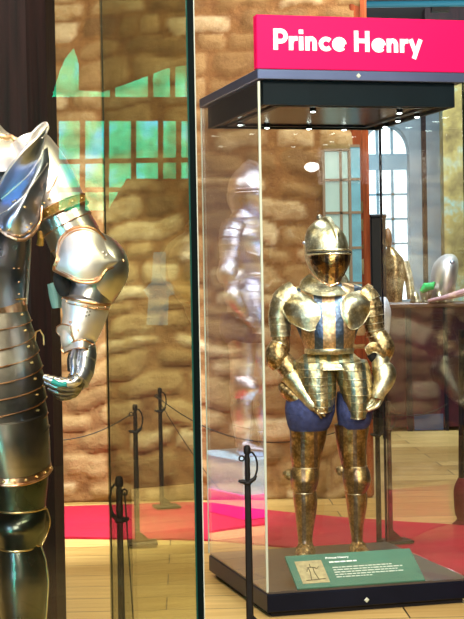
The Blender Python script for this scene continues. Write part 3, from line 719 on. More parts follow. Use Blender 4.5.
    o, R = tplate('couter', [(280, 344, 9, .05, 0), (277.5, 351, 11.5, .062, -.005), (278, 359, 12, .064, -.01), (281.5, 366, 9.5, .05, -.01)], Y, A, 'gilt', True, True, .003)
    o, R = tplate('couter', [(378, 334, 8.5, .052, 0), (381, 342, 11.5, .062, -.01), (383, 350, 12, .064, -.01), (384, 358, 8, .045, -.01)], Y, A, 'gilt', True, False, .003)
    (vf, bd_, _) = patch([[(365, 348, -.07), (371, 343, -.075), (380, 344, -.07), (391, 350, -.03)], [(366, 351, -.075), (373, 347, -.09), (382, 351, -.085), (391, 356, -.04)], [(368, 355, -.06), (375, 352, -.08), (383, 357, -.075), (390, 360, -.03)]], Y, 12, 12)
    o = obj('elbow_wing', vf, 'gilt', A); plate_rim(bd_, .003, o, 'gilt_bright')
    obj('arm_lining', skinrings(trings([(372, 350, 6, .03, -.03), (374, 355, 7, .035, -.03), (375, 360, 5, .03, -.02)], Y, 16)), 'shadow', A)  # dark plug for the shade inside the elbow opening
    tplate('vambrace', [(282, 360, 10.5, .05, -.01), (288, 368, 10.5, .05, -.03), (293, 377, 9.5, .046, -.06)], Y, A, 'gilt', False, True, .003)
    tplate('vambrace', [(380.5, 354, 9.5, .048, -.02), (380.5, 362, 9, .046, -.03), (380.5, 369, 8.5, .044, -.04)], Y, A, 'gilt_bright', False, True, .003)
    gl_, R = tplate('gauntlet', [(292, 375, 11.5, .055, -.06), (298, 384, 9.5, .048, -.08), (305, 394, 8, .04, -.10), (311, 402, 7, .032, -.12), (315, 407, 6, .024, -.13)], Y, A, 'gilt_bright', True, False, .003)
    fingers(gl_, Y, [(311, 408), (313, 406.5), (315.5, 404.5), (317, 402)], [(322, 418.5), (325, 416.5), (327, 413), (325, 409)], 2.1, 'gilt', -.13, -.15)
    gr_, R = tplate('gauntlet', [(381, 367, 10, .05, -.04), (384.5, 374, 12, .056, -.05), (383, 383, 10, .05, -.07), (379, 392, 7.5, .036, -.09), (377, 399, 6.5, .026, -.10)], Y, A, 'gilt_bright', True, False, .003)
    fingers(gr_, Y, [(374, 398), (376, 400), (378.5, 401), (381, 400)], [(362.5, 408), (364, 410), (368, 411), (373, 409.5)], 2.0, 'gilt_bright', -.10, -.14)
    # collar and helmet
    vplate('gorget', [(270, 316, 342, .07, .0), (275, 307, 346, .09, 0), (280, 301, 349, .12, 0), (286, 299, 350.5, .145, -.005)], Y, A, 'gilt_bright', False, True, .004, dip=.05, keel=.05, kp=3, yaw=.15, N=48)
    hy = .36
    H_ = thing_part = obj('helmet', skinrings(vrings([(219.5, 320, 324, .008, 0), (222, 314, 330, .045, 0), (227, 308.5, 338, .085, 0), (235, 305, 344.5, .115, 0), (244, 303.5, 348, .13, 0), (252, 304, 349, .135, 0), (258, 305, 348.5, .13, .004), (270, 309, 344, .115, .012), (280, 314, 340, .09, .015)], Y, 48, n=30, keel=.07, kp=10, yaw=hy)), 'gilt_bright', A)
    vz = vrings([(254.5, 306, 350, .142, -.004), (260, 307.5, 350, .145, -.006), (268, 310.5, 347.5, .138, -.008), (276, 316, 343.5, .118, -.012), (283, 323.5, 339.5, .085, -.018), (285, 326, 337.5, .07, -.02)], Y, 48, n=20, keel=.20, kp=3, yaw=hy)
    v_ = obj('visor', skinrings(vz), 'visor', H_)
    rg = vrings([(250.5, 305, 350.5, .14, -.004), (254.5, 305.5, 351, .146, -.006)], Y, 60, n=2, keel=.16, kp=3, yaw=hy)
    front = lambda r: [p for p in r[int(len(r)*.48):]+r[:int(len(r)*.06)]]
    plate_rim(front(rg[0]), .0038, H_, 'gilt_bright', 'brow_edge', False); plate_rim(front(rg[1]), .0045, v_, 'gilt_bright', 'visor_edge', False)
    sl = vrings([(252.6, 305.2, 350.6, .1405, -.004), (252.8, 305.2, 350.6, .1405, -.004)], Y, 60, n=2, keel=.16, kp=3, yaw=hy)
    plate_rim(front(sl[0]), .003, H_, 'shadow', 'sight_slit', False)  # black strip stands for the dark inside the slit
    ed = vz[-1]; plate_rim([at(305.5, 262, Y-.03), at(308, 268, Y-.07), at(313, 275, Y-.10), at(321, 281.5, Y-.135), at(330, 286, Y-.155), at(339, 283, Y-.13)], .004, v_, 'copper', 'chin_edge', False)
    c0 = at(326, 250, Y); dd = Vector((math.sin(hy), -math.cos(hy), 0)); path = []
    for k in range(26):
        ph = math.radians(-2+k*155/25); path.append(c0+dd*.140*math.cos(ph)+Z*(.158*math.sin(ph)+.0)+Z*.004)
    obj('crest', tube(path, lambda t: .004+.007*math.sin(PI*min(1, t*.85+.1)), 8), 'gilt_bright', H_)
    obj('crest_knob', ball(c0+Z*.166-dd*.02+Vector((-.022, 0, 0)), .017), 'darksteel', H_)
    rivet(at(304.5, 243, Y-.02), H_, .012, 'bluesteel')
    for px, py in ((308, 366), (352, 367), (300, 369), (361, 370)): rivet(at(px, py, Y-.13), A, .005, 'gilt_bright')
    return A
GA = gilt_armour()

def near_armour():
    Y = 4.0
    A = thing('suit_of_armour', 'large polished silver armour with bent arm in the near green tinted case', 'armour', Vector((at(-30, 600, Y).x, Y, Z2D)))
    # legs down to the deck
    yd = 309.5+ (738-309.5)
    for s in (1, -1):
        X = (lambda a, b: (a, b)) if s == 1 else (lambda a, b: (-90-b, -90-a))
        q = lambda y, a, b, e, f=0: (y, *X(a, b), e, f)
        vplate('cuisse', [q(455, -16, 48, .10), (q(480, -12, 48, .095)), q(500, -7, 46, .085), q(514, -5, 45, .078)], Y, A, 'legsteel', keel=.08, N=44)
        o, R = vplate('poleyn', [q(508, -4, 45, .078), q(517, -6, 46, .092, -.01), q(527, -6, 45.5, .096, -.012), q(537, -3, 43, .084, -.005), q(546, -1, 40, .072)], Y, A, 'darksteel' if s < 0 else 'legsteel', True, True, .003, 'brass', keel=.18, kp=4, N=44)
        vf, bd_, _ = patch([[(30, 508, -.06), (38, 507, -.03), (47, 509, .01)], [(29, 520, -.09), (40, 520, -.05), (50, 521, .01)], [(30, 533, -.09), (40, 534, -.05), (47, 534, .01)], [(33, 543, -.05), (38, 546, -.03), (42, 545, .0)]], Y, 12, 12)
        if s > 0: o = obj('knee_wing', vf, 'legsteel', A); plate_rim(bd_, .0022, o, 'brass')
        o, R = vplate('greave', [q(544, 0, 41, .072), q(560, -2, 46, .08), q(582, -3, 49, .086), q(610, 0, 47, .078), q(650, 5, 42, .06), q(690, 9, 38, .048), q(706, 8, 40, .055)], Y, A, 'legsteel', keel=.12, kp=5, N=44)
        if s > 0: plate_rim([at(x_, y_, Y-.035) for x_, y_ in ((41, 546), (46, 560), (48.5, 582), (47, 610), (42.5, 650))], .0016, o, 'brass', 'edge_line', False)
        c = 23 if s > 0 else -113
        tplate('sabaton', [(c, 704, 15, .07, 0), (c, 716, 17, .07, -.05), (c+2*s, 726, 18, .045, -.13), (c+3*s, 735, 14, .02, -.24)], Y, A, 'legsteel', lames=6, flare=.04)
    # fauld and tassets
    for s in (1, -1):
        X = (lambda a, b: (a, b)) if s == 1 else (lambda a, b: (-90-b, -90-a))
        q = lambda y, a, b, e, f=-.02: (y, *X(a, b), e, f)
        o, R = vplate('tasset', [q(412, -28, 46.5, .155), q(432, -22, 48.5, .155), q(448, -16, 49.5, .15), q(464, -12, 50, .14)], Y, A, 'darksteel', False, False, keel=.04, kp=3, dip=.02, N=56)
        e = R[-1]; bnd = obj('tasset_border', skinrings([[p+Z*.012*0+(p-sum(e, Vector())/len(e))*.02 for p in e], [p-Z*.016+(p-sum(e, Vector())/len(e))*.035 for p in e], [p-Z*.017 for p in e]], False, False), 'copper', o)
        plate_rim([p-Z*.017+(p-sum(e, Vector())/len(e))*.03 for p in e], .004, bnd, 'copper')
        if s > 0:
            cc = sum(e, Vector())/len(e)
            for k in range(31, 56, 3):
                p = e[k]; rivet(p-Z*.007+(p-cc)*.045, o, .0042, 'brass')
    rows = [(311, -116, 27, .13, -.01), (330, -122, 32, .15, -.015), (355, -129, 38, .165, -.02), (380, -134, 43, .17, -.02), (405, -137, 45.0, .17, -.02), (428, -138.5, 46.8, .17, -.02)]
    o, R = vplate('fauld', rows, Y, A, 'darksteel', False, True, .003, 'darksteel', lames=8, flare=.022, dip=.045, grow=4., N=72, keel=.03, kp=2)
    for k in range(1, 9): plate_rim(R[min(k*4-1, len(R)-1)], .0016, o, 'copper', 'lame_edge')
    for k in range(8):
        r = R[k*4+1]; rivet(r[68]+(r[68]-sum(r, Vector())/len(r))*.01, o, .0042, 'brass')
        r = R[k*4+2]; rivet(r[60]+(r[60]-sum(r, Vector())/len(r))*.01, o, .003, 'brass')
    plate_rim([at(x_, y_, Y-.02) for x_, y_ in ((35, 342), (36, 332), (40, 330), (43.5, 336), (44, 345))], .0022, A, 'brass', 'hook', False)
    # trunk
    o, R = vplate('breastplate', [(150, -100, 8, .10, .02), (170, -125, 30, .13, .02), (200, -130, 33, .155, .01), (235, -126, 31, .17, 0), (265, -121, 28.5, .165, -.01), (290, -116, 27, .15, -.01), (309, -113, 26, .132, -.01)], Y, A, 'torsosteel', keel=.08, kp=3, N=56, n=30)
    R2_ = vrings([(300, -113, 26.5, .135, -.01), (307, -113.5, 27, .138, -.01), (313, -114, 27.5, .138, -.01)], Y, 56, n=6)
    wb = obj('waist_flange', skinrings(R2_), 'copper', A); plate_rim(R2_[0], .003, wb, 'brass')
    for x_, y_ in ((14, 268), (19, 268), (19, 282), (19, 294), (27, 250), (27.5, 259), (28, 270), (28, 276)): rivet(at(x_, y_, Y-.10 if x_ < 22 else Y-.02), o, .0034, 'copper')
    plate_rim([at(x_, y_, Y-.03) for x_, y_ in ((30.5, 238), (29.5, 262), (28, 285), (26.5, 304))], .003, o, 'steel', 'side_edge', False)
    # gorget + far shoulder + helmet
    g_, R = vplate('gorget', [(118, -78, -6, .10, .02), (132, -82, 6, .12, .02), (140, -92, 20, .14, .02), (152, -105, 34, .155, .02), (170, -118, 40, .16, .02)], Y, A, 'bright', True, False, .004, 'bright', dip=.02, N=56)
    tx = [at(x_, y_, Y-.12) for x_, y_ in ((-14, 136), (-8, 135), (-3, 137), (2, 136), (7, 138), (11, 137), (15, 140))]
    obj('neck_trim', tube(tx, lambda t: .006+.002*math.sin(t*40), 7), 'copper', g_)
    vplate('helmet', [(22, -50, -38, .02, 0), (30, -68, -20, .08, 0), (50, -82, -7, .125, 0), (75, -85, -4, .14, 0), (100, -82, -7, .135, 0), (122, -72, -16, .11, 0)], Y, A, 'steel', keel=.15, kp=4, N=48)
    # pauldron: standing guard, body, spaulder
    vf, bd_, _ = patch([[(-4, 204, -.10), (12, 190, -.12), (28, 176, -.13), (39, 160, -.12), (42.5, 150, -.10)],
                        [(-4, 199, -.12), (10, 182, -.15), (26, 166, -.16), (38, 152, -.14), (44, 142, -.10)],
                        [(-4, 194, -.14), (7, 177, -.175), (23, 159, -.18), (38, 142, -.15), (46.5, 132, -.10)],
                        [(-3, 190, -.15), (6, 173, -.19), (20, 155, -.20), (37, 138, -.165), (48, 126, -.09)]], Y, 24, 32)
    hp = obj('shoulder_guard', vf, 'bluesteel', A); plate_rim(bd_, .0028, hp, 'bright')
    vf, bd_, _ = patch([[(48.5, 127, -.09), (46, 122.5, -.07), (40, 125, -.05), (33, 132, -.05), (26, 141, -.06)],
                        [(46, 133, -.10), (42, 131, -.09), (36, 134, -.09), (30, 139, -.09), (26, 143, -.09)],
                        [(42, 138, -.13), (38, 138, -.13), (33, 141, -.13), (29, 143, -.13), (26, 145, -.13)]], Y, 16, 20)
    o = obj('shoulder_guard_tip', vf, 'bright', hp); plate_rim(bd_, .0025, o, 'bright')
    vf, bd_, _ = patch([[(-6, 203, -.09), (12, 190, -.12), (29, 174, -.13), (42, 152, -.10), (50, 146, -.05)],
                        [(-6, 212, -.13), (10, 203, -.17), (26, 189, -.18), (40, 171, -.14), (56, 160, -.06)],
                        [(-6, 220, -.15), (7, 215, -.20), (22, 205, -.205), (35, 192, -.16), (47, 186, -.11)],
                        [(-8, 224, -.15), (4, 228, -.20), (18, 225, -.205), (31, 213, -.17), (41, 204, -.12)],
                        [(-8, 226, -.14), (4, 234, -.18), (17, 241, -.185), (30, 238, -.16), (40, 224, -.12)]], Y, 32, 36)
    pd = obj('pauldron', vf, 'bluesteel', A)
    low = [at(x_, y_, Y+z_) for x_, y_, z_ in ((-8, 224, -.155), (0, 230, -.185), (8, 236, -.196), (17, 240, -.198), (25, 240, -.187), (31, 236, -.172), (37, 229, -.145), (41, 220, -.125), (42, 206, -.12))]
    plate_rim(low, .0042, pd, 'copper', 'rim', False)
    low2 = [p+Vector((-.004, .002, .012)) for p in low[:7]]; plate_rim(low2, .0016, pd, 'copper', 'edge_line', False)
    plate_rim([at(x_, y_, Y+z_) for x_, y_, z_ in ((-6, 217, -.15), (8, 210, -.195), (24, 196, -.20), (36, 180, -.16), (48, 163, -.10))], .0016, pd, 'bright', 'edge_line', False)
    for x_, y_ in ((13, 202), (15.5, 200.5)): rivet(at(x_, y_, Y-.193), pd, .004, 'darksteel')
    for x_, y_, z_ in ((9, 230, -.205), (20, 236, -.205), (27, 227, -.19), (31, 224, -.178), (29.5, 231, -.185), (25, 207, -.20)): rivet(at(x_, y_, Y+z_), pd, .0038, 'brass')
    # upper arm
    sp_, R = tplate('spaulder', [(30, 150, 24, .09, .02), (40, 168, 27, .10, 0), (51, 189, 27.5, .10, -.01), (60, 208, 27, .095, -.015)], Y, A, 'bright', False, False, n=24, N=40)
    for x0_, y0_, x1_, y1_ in ((50, 147, 41, 176), (60, 160, 48, 188)):
        pass
    for st in (((52, 152, -.03), (51, 160, -.075), (46, 172, -.10), (40, 184, -.11)), ((60, 164, -.04), (59, 173, -.085), (54, 184, -.115), (47, 194, -.12))):
        plate_rim([at(a, b, Y+c) for a, b, c in st], .0015, sp_, 'copper', 'edge_line', False)
    RB = trings([(58.3, 206, 28.8, .102, -.015), (62, 214, 28.8, .102, -.015)], Y, 40, n=4)
    sb = obj('arm_strap', skinrings(RB), 'strap', A, label='gilt tooled leather strap'); plate_rim(RB[0], .0022, sb, 'copper'); plate_rim(RB[-1], .0022, sb, 'copper')
    for k in range(22, 38, 3): rivet((RB[1][k]+RB[2][k])/2, sb, .0036, 'brass')
    obj('strap_end', tube([at(40, 232, Y-.09), at(41, 239, Y-.10), at(40, 245, Y-.095)], lambda t: .007+.003*t, 6), 'strap', A)
    for x_, y_ in ((49, 199), (44, 203)): rivet(at(x_, y_, Y-.118), sp_, .004, 'brass')
    o, R = tplate('rerebrace', [(61, 213, 25.5, .09, -.015), (70, 230, 26, .09, -.015), (80, 248, 25.5, .088, -.01), (92, 262, 22, .08, 0)], Y, A, 'steel', lames=4, flare=.035, N=40)
    for k in range(1, 4): plate_rim(R[k*4-1], .0014, o, 'copper', 'lame_edge')
    # elbow
    ec = [(84, 246, 20, .075, .0), (98, 258, 25, .088, -.01), (104, 268, 25, .09, -.02), (101, 280, 23, .085, -.03), (94, 292, 22, .078, -.035)]
    ct_, R = tplate('couter', ec, Y, A, 'steel', N=40)
    vf, bd_, _ = patch([[(57, 254, -.12), (60, 240, -.12), (70, 230, -.125), (84, 226.5, -.12), (97, 231, -.10), (105, 240, -.06)],
                        [(57, 259, -.13), (66, 250, -.145), (77, 244, -.15), (90, 243, -.145), (101, 247, -.12), (110, 250, -.07)],
                        [(55, 264, -.13), (68, 261, -.155), (81, 259, -.165), (95, 258, -.155), (107, 257, -.125), (118, 256, -.06)],
                        [(54, 267, -.125), (68, 269, -.155), (82, 271, -.165), (97, 269, -.155), (110, 263, -.125), (123, 261, -.06)],
                        [(54, 270, -.12), (66, 276, -.145), (80, 282, -.155), (97, 281, -.15), (106, 270, -.125), (119, 266, -.07)]], Y, 34, 36)
    wg = obj('elbow_wing', vf, 'bright', A)
    plate_rim([p+Vector((0, -.001, 0)) for p in bd_], .0042, wg, 'copper')
    cb = sum(bd_, Vector())/len(bd_); plate_rim([cb+(p-cb)*.90+Vector((0, -.008, 0)) for p in bd_], .0014, wg, 'copper', 'edge_line')
    for x_, y_, z_ in ((107, 255, -.135), (103.5, 252, -.128)): rivet(at(x_, y_, Y+z_), wg, .004, 'steel')
    for x_, y_, z_ in ((120, 257, -.06), (124, 264, -.05), (125, 270, -.045), (116, 282, -.055), (119, 274, -.06)): rivet(at(x_, y_, Y+z_), ct_, .0042, 'bright')
    obj('arm_lining', skinrings(trings([(60, 272, 6, .04, -.07), (62, 280, 9, .05, -.06), (66, 290, 8, .05, -.05)], Y, 20)), 'shadow', A)  # dark plug for the shade inside the bent elbow
    # forearm, cuff, hand
    vb, R = tplate('vambrace', [(97, 270, 24, .085, -.02), (94, 282, 24.5, .085, -.03), (90, 295, 23, .080, -.04), (86, 306, 22.5, .078, -.05)], Y, A, 'steel', True, False, .003, 'darksteel', N=40)
    CU = [(86.5, 300, 23.5, .084, -.05), (85.5, 306, 24, .086, -.05), (84, 318, 21.5, .075, -.06), (80.5, 330, 19.5, .066, -.07), (78, 340, 17.5, .056, -.08), (79, 347, 15, .048, -.085)]
    cf, R = tplate('gauntlet_cuff', CU, Y, A, 'bright', True, False, .0042, 'copper', N=40, n=26)
    plate_rim([p-Z*.012 for p in R[0]], .0014, cf, 'copper', 'edge_line')
    for k in range(22, 40, 3):
        rivet(R[2][k]*1, cf, .0036, 'copper')
    for x_, y_ in ((88, 308), (87, 312), (86, 316), (90, 311), (89, 315)): rivet(at(x_, y_, Y-.135), cf, .0026, 'darksteel')
    for x_, y_, z_ in ((93, 344, -.11), (62, 332, -.09), (70, 322, -.13), (78, 330, -.145), (72, 336, -.14)): rivet(at(x_, y_, Y+z_), cf, .0034, 'copper')
    vf, bd_, _ = patch([[(57, 327, -.06), (62, 324, -.11), (70, 326, -.14)], [(57, 332, -.05), (63, 332, -.10), (72, 336, -.14)], [(64, 340, -.06), (68, 342, -.11), (76, 346, -.13)]], Y, 10, 10)
    o = obj('cuff_flare', vf, 'bright', cf); plate_rim(bd_, .002, o, 'copper')
    gt, R = tplate('gauntlet', [(79, 343, 14.5, .046, -.085), (84, 352, 12.5, .044, -.09), (84.5, 362, 11, .044, -.10), (82.5, 372, 11, .044, -.11), (78, 381, 11, .044, -.12)], Y, A, 'silverback', lames=4, flare=.04, N=32)
    vf, bd_, _ = patch([[(61, 349, -.09), (72, 342, -.13), (84, 340, -.14), (94, 345, -.10)], [(64, 353, -.09), (74, 349, -.14), (84, 348, -.145), (93, 352, -.10)]], Y, 8, 16)
    o = obj('wrist_lame', vf, 'bright', gt); plate_rim(bd_, .002, o, 'copper')
    obj('glove_palm', skinrings(trings([(72, 352, 3, .02, -.08), (71.5, 361, 4.5, .03, -.085), (71, 371, 3.5, .02, -.09)], Y, 12)), 'shadow', gt)  # dark plug for the shaded hollow of the glove
    obj('sleeve', skinrings(trings([(53, 283, 6, .03, .02), (57, 296, 8, .035, .02), (58, 308, 6, .03, .02)], Y, 14)), plain('pale_sleeve_lining', hx('86a59c'), .8), A)
    fr_ = [((80, 374), (70, 384), (44, 377)), ((81, 379), (70, 389), (45, 382)), ((80, 383), (68, 393), (49, 388)), ((77, 387), (66, 396), (55, 393))]
    for k, (a, b, c) in enumerate(fr_):
        hw_ = 5.4
        dy = -.15+.022*k
        ff = obj('finger', skinrings(trings([(a[0], a[1], hw_, .013, dy+.02), ((a[0]+b[0])/2+1.5, (a[1]+b[1])/2+1, hw_, .013, dy), (b[0], b[1]-1, hw_*.97, .013, dy), ((b[0]+c[0])/2, (b[1]+c[1])/2+1.0, hw_*.9, .012, dy), (c[0], c[1], hw_*.55, .007, dy+.01)], Y, 14, lames=7, flare=.10)), 'darksteel' if k else 'steel', gt)
        if k == 0:
            for x_, y_ in ((77, 374), (70, 380), (62, 379), (54, 377), (48, 375)): rivet(at(x_, y_, Y-.165), ff, .0030, 'brass')
    obj('finger_cloth', tube([at(52, 381, Y-.158), at(59, 384, Y-.160), at(67, 384, Y-.162)], .007, 8), 'cloth_teal', gt)
    obj('thumb', skinrings(trings([(76, 350, 4, .014, -.13), (73.5, 360, 4.5, .015, -.14), (74, 370, 4, .013, -.15), (72, 376, 2.4, .009, -.155)], Y, 12, lames=3, flare=.1)), 'silverback', gt)
    # other arm, outside the frame
    tplate('spaulder', [(-112, 160, 25, .10, .02), (-130, 188, 27, .10, 0), (-142, 212, 25, .09, 0)], Y, A, 'steel', lames=4, N=32)
    tplate('rerebrace', [(-142, 210, 24, .085, 0), (-152, 245, 23, .08, 0), (-158, 272, 22, .08, 0)], Y, A, 'steel', N=32)
    tplate('vambrace', [(-158, 268, 23, .08, 0), (-150, 310, 20, .07, -.05), (-142, 345, 16, .055, -.08)], Y, A, 'steel', N=32)
    tplate('gauntlet', [(-143, 335, 18, .06, -.08), (-138, 360, 13, .04, -.1), (-132, 392, 9, .025, -.11)], Y, A, 'steel', lames=6, N=32)
    return A
NA = near_armour()

# ------------------------------------------------------------------ sword shaped barrier posts
def sword_post(base, h=.815, turn=0., label=''):
    t = thing('barrier_post', label, 'barrier post', base, 'black iron sword shaped barrier posts')
    c, s = math.cos(turn), math.sin(turn)
    Pp = lambda x, y, z: Vector(base)+Vector((c*x-s*y, s*x+c*y, z))
    k = h/.815
    obj('base_plate', bbox((-.05, -.075, 0), (.115, .075, .016), Pp, .003), 'iron', t, False)
    g = [(-.012, 0, .016), (-.075+.03, 0, .016), (-.012, 0, .085)]
    V = [Pp(x_, y_, z_) for y_ in (-.004, .004) for x_, _, z_ in ((.012, 0, .016), (.075, 0, .016), (.012, 0, .075))]
    obj('gusset', (V, [(0, 1, 2), (5, 4, 3), (0, 3, 4, 1), (1, 4, 5, 2), (2, 5, 3, 0)]), 'iron', t, False)
    V = [Pp(-.045, y_, .016) for y_ in (-.004, .004)]
    R = [[Pp(w_*a, d_*b, z_) for a, b in ((-1, 0), (-.55, -1), (.55, -1), (1, 0), (.55, 1), (-.55, 1))] for z_, w_, d_ in ((.010, .016, .008), (.3*k, .0155, .008), (.66*k, .0135, .007))]
    obj('blade', skinrings(R), 'iron', t, False)
    obj('crossguard', tube([Pp(x_, 0, z_*k) for x_, z_ in ((-.040, .661), (-.030, .657), (-.01, .655), (.012, .656), (.03, .668), (.038, .682))], lambda u: .005+.006*math.sin(PI*u), 8), 'iron', t)
    obj('shell_guard', ball(Pp(0, 0, .650*k), .020, .55), 'iron', t)
    R = [[Pp(r*math.cos(2*PI*j/10), r*math.sin(2*PI*j/10), z_*k) for j in range(10)] for z_, r in ((.66, .011), (.69, .013), (.72, .0115), (.75, .0125), (.775, .010), (.778, .015), (.80, .0155), (.812, .012), (.815, .006))]
    obj('grip', skinrings(R), 'iron', t)
    obj('knuckle_bow', tube([Pp(x_, 0, z_*k) for x_, z_ in ((.006, .785), (.022, .782), (.036, .765), (.043, .735), (.042, .705), (.034, .68), (.02, .662))], .0045, 7), 'iron', t)
    rc = Pp(-.024, 0, .757*k); cc = (Pp(1, 0, 0)-Pp(0, 0, 0))
    obj('ring', tube([rc+cc*.011*math.cos(2*PI*j/14)+Z*.011*math.sin(2*PI*j/14) for j in range(14)], .0035, 6, True), 'iron', t)
    return rc, t
def basept(px, py_top):
    # post .815 tall whose top shows at (px, py_top)
    hz = onfloor(px, py_top, .815); return Vector((hz.x, hz.y, 0))
rings, posts = {}, {}
for key, px, py, tr, lab in (
    ('c', 247, 445, 0.0, 'black sword shaped barrier post in front of the signed case left corner'),
    ('n', 119, 476, 2.6, 'black sword shaped barrier post cut by the frame bottom, behind the near case'),
    ('m', 135, 407, 0.1, 'black sword shaped post at the carpet front edge with a wide round knuckle bow'),
    ('w', 160, 390, 0.3, 'black sword shaped post farthest back against the stone wall on the carpet'),
    ('r', 377, 409, 0.2, 'left one of two black posts behind the right knee of the gilt armour'),
    ('q', 388.5, 404, 0.3, 'right one of two black posts behind the gilt armour, nearest the rear case corner')):
    b = basept(px, py)
    if key == 'w': b.y = min(b.y, WY-.28); b.x = at(px, 400, b.y).x
    if key in 'mwrq': b.z = .017
    rings[key], posts[key] = sword_post(b, .815, tr, lab)
def rope(key, b, sag, r=.0035):
    a = rings[key]; P = [a.lerp(b, t/24)-Z*sag*4*(t/24)*(1-t/24) for t in range(25)]
    obj('rope', tube(P, r, 6), 'cord', posts[key])
rope('w', rings['r'], .22)
rope('m', at(40, 440, 8.6), .05, .003)
rope('w', Vector((rings['w'].x+.42, rings['w'].y+.05, .12)), .03, .003)
rope('n', rings['n']+Vector((.03, 0, -.62)), 0, .003)
rope('q', at(447, 404, 10.8), .05, .003)

# ------------------------------------------------------------------ far room displays
FB = 15.6
q0, q1 = onfloor(383, 436), onfloor(520, 436)
zt_ = at(420, 303, FB).z
x0_, x1_ = at(384, 400, FB).x, 4.6
pl = thing('display_plinth', 'long dark maroon display plinth standing at the far end of the boards', 'plinth', Vector(((x0_+x1_)/2, FB, 0)))
obj('body', box((x0_, FB, .04), (x1_, FB+1.2, zt_-.05)), grain('maroon_panel', hx('1d0d12'), hx('4e2030'), .4, (3, 3, 3), .1), pl, False)
obj('top', bbox((x0_-.03, FB-.03, zt_-.05), (x1_, FB+1.23, zt_), None, .01), plain('brown_plinth_top', hx('53301c'), .4), pl, False)
xx = at(409, 380, FB).x; obj('divider', box((xx-.03, FB-.03, 0), (xx+.03, FB, zt_-.05)), 'black', pl, False)
xx = at(446, 380, FB).x; obj('divider', box((xx-.02, FB-.03, 0), (xx+.02, FB, zt_-.05)), 'black', pl, False)
obj('blue_panel', box((at(414, 410, FB).x, FB-.015, at(430, 430, FB).z), (at(443, 410, FB).x, FB, at(430, 414, FB).z)), plain('slate_blue_panel', hx('33456a'), .4, 0, .3, 4), pl, False, label='slate blue lower panel')
cbx = [at(372, 300, 15.2).x, at(387, 300, 15.2).x]
cb_ = thing('tall_cabinet', 'tall narrow black cabinet behind the gilt helmet at right', 'cabinet', Vector((sum(cbx)/2, 15.2, 0)))
obj('body', bbox((cbx[0], 15.2, .0), (cbx[1], 15.5, at(380, 216, 15.2).z), None, .01), plain('near_black_blue', hx('050810'), .6), cb_, False)
obj('cabinet_top', bbox((cbx[0]-.01, 15.18, at(380, 218, 15.2).z), (cbx[1]+.01, 15.52, at(380, 214, 15.2).z), None, .01), 'black', cb_, False)
# figure of gilt half armour with a brown mannequin head
Yb = 15.9
ha = thing('armour_bust', 'gilt half armour with brown wooden head before the bright arched window', 'armour', Vector((at(396, 303, Yb).x, Yb, zt_)))
vplate('torso', [(247, 387, 393, .06, 0), (253, 385, 398, .12, 0), (261, 383, 404, .16, 0), (275, 383, 405, .18, 0), (290, 385, 403, .16, 0), (302.2, 387, 402, .15, 0)], Yb, ha, 'gilt', keel=.1)
vplate('head', [(228, 387, 389, .02, 0), (232, 384, 391, .07, 0), (240, 383.5, 392, .09, 0), (247, 386, 391.5, .06, 0)], Yb, ha, plain('brown_wood_head', hx('6a4524'), .6), n=10)
tplate('arm', [(404, 262, 5, .06, 0), (409, 280, 4.5, .05, -.02), (411, 299, 4, .05, -.03)], Yb, ha, 'gilt_bright')
# small pieces on the plinth top
def sit(name, lab, cat, rows, m, Yx, extra=None):
    r = thing(name, lab, cat, Vector((at((rows[-1][1]+rows[-1][2])/2, rows[-1][0], Yx).x, Yx, zt_)))
    vplate('shell', rows, Yx, r, m, False, True, .02, m, N=32)
    return r
s1 = sit('horse_rump_armour', 'bright silver domed plate on the maroon plinth under the pale blue wall', 'armour piece', [(254, 446, 452, .05, 0), (257, 440, 456, .15, 0), (264, 434, 458, .25, 0), (275, 431, 457, .28, 0), (290, 430, 455, .26, 0), (301.6, 432, 452, .2, 0)], 'bright', 15.95)
rivet(at(452, 262, 15.6), s1, .03, 'bluesteel')
s2 = sit('helmet_crest', 'green tuft in a dark cup beside the silver domed plate', 'helmet', [(284, 423, 428, .03, 0), (288, 420, 432, .10, 0), (294, 420, 432, .12, 0), (301.6, 422, 430, .10, 0)], 'darksteel', 15.8)
obj('plume', tube([at(421, 292, 15.66), at(426, 287, 15.66), at(432, 286, 15.66), at(435, 282, 15.66)], lambda t: .05*math.sin(PI*(t*.8+.15)), 10), plain('green_feather', hx('1fae5a'), .8, 0, .3, 20), s2)
for i, (a, b, lab) in enumerate(((413, 419, 'small gilt lump shaped gauntlet at the plinth edge, left of the green tuft'), (437, 443, 'small gilt gauntlet on the plinth between green tuft and silver dome'))):
    g = sit('gauntlet', lab, 'gauntlet', [(292, a, b-2, .03, 0), (296, a-2, b, .07, 0), (301.6, a-1, b+1, .08, 0)], 'gilt_bright', 15.7)
rl = obj('lance', tube([at(474, 290, 15.64), at(460, 293.5, 15.60), at(445, 297.5, 15.58), at(428, 301, 15.58)], lambda t: .05-.035*t, 10), plain('pink_painted_wood', hx('a87a80'), .5))
tag(rl, 'pinkish tapering shaft lying on the maroon plinth at the right frame edge', 'shaft')
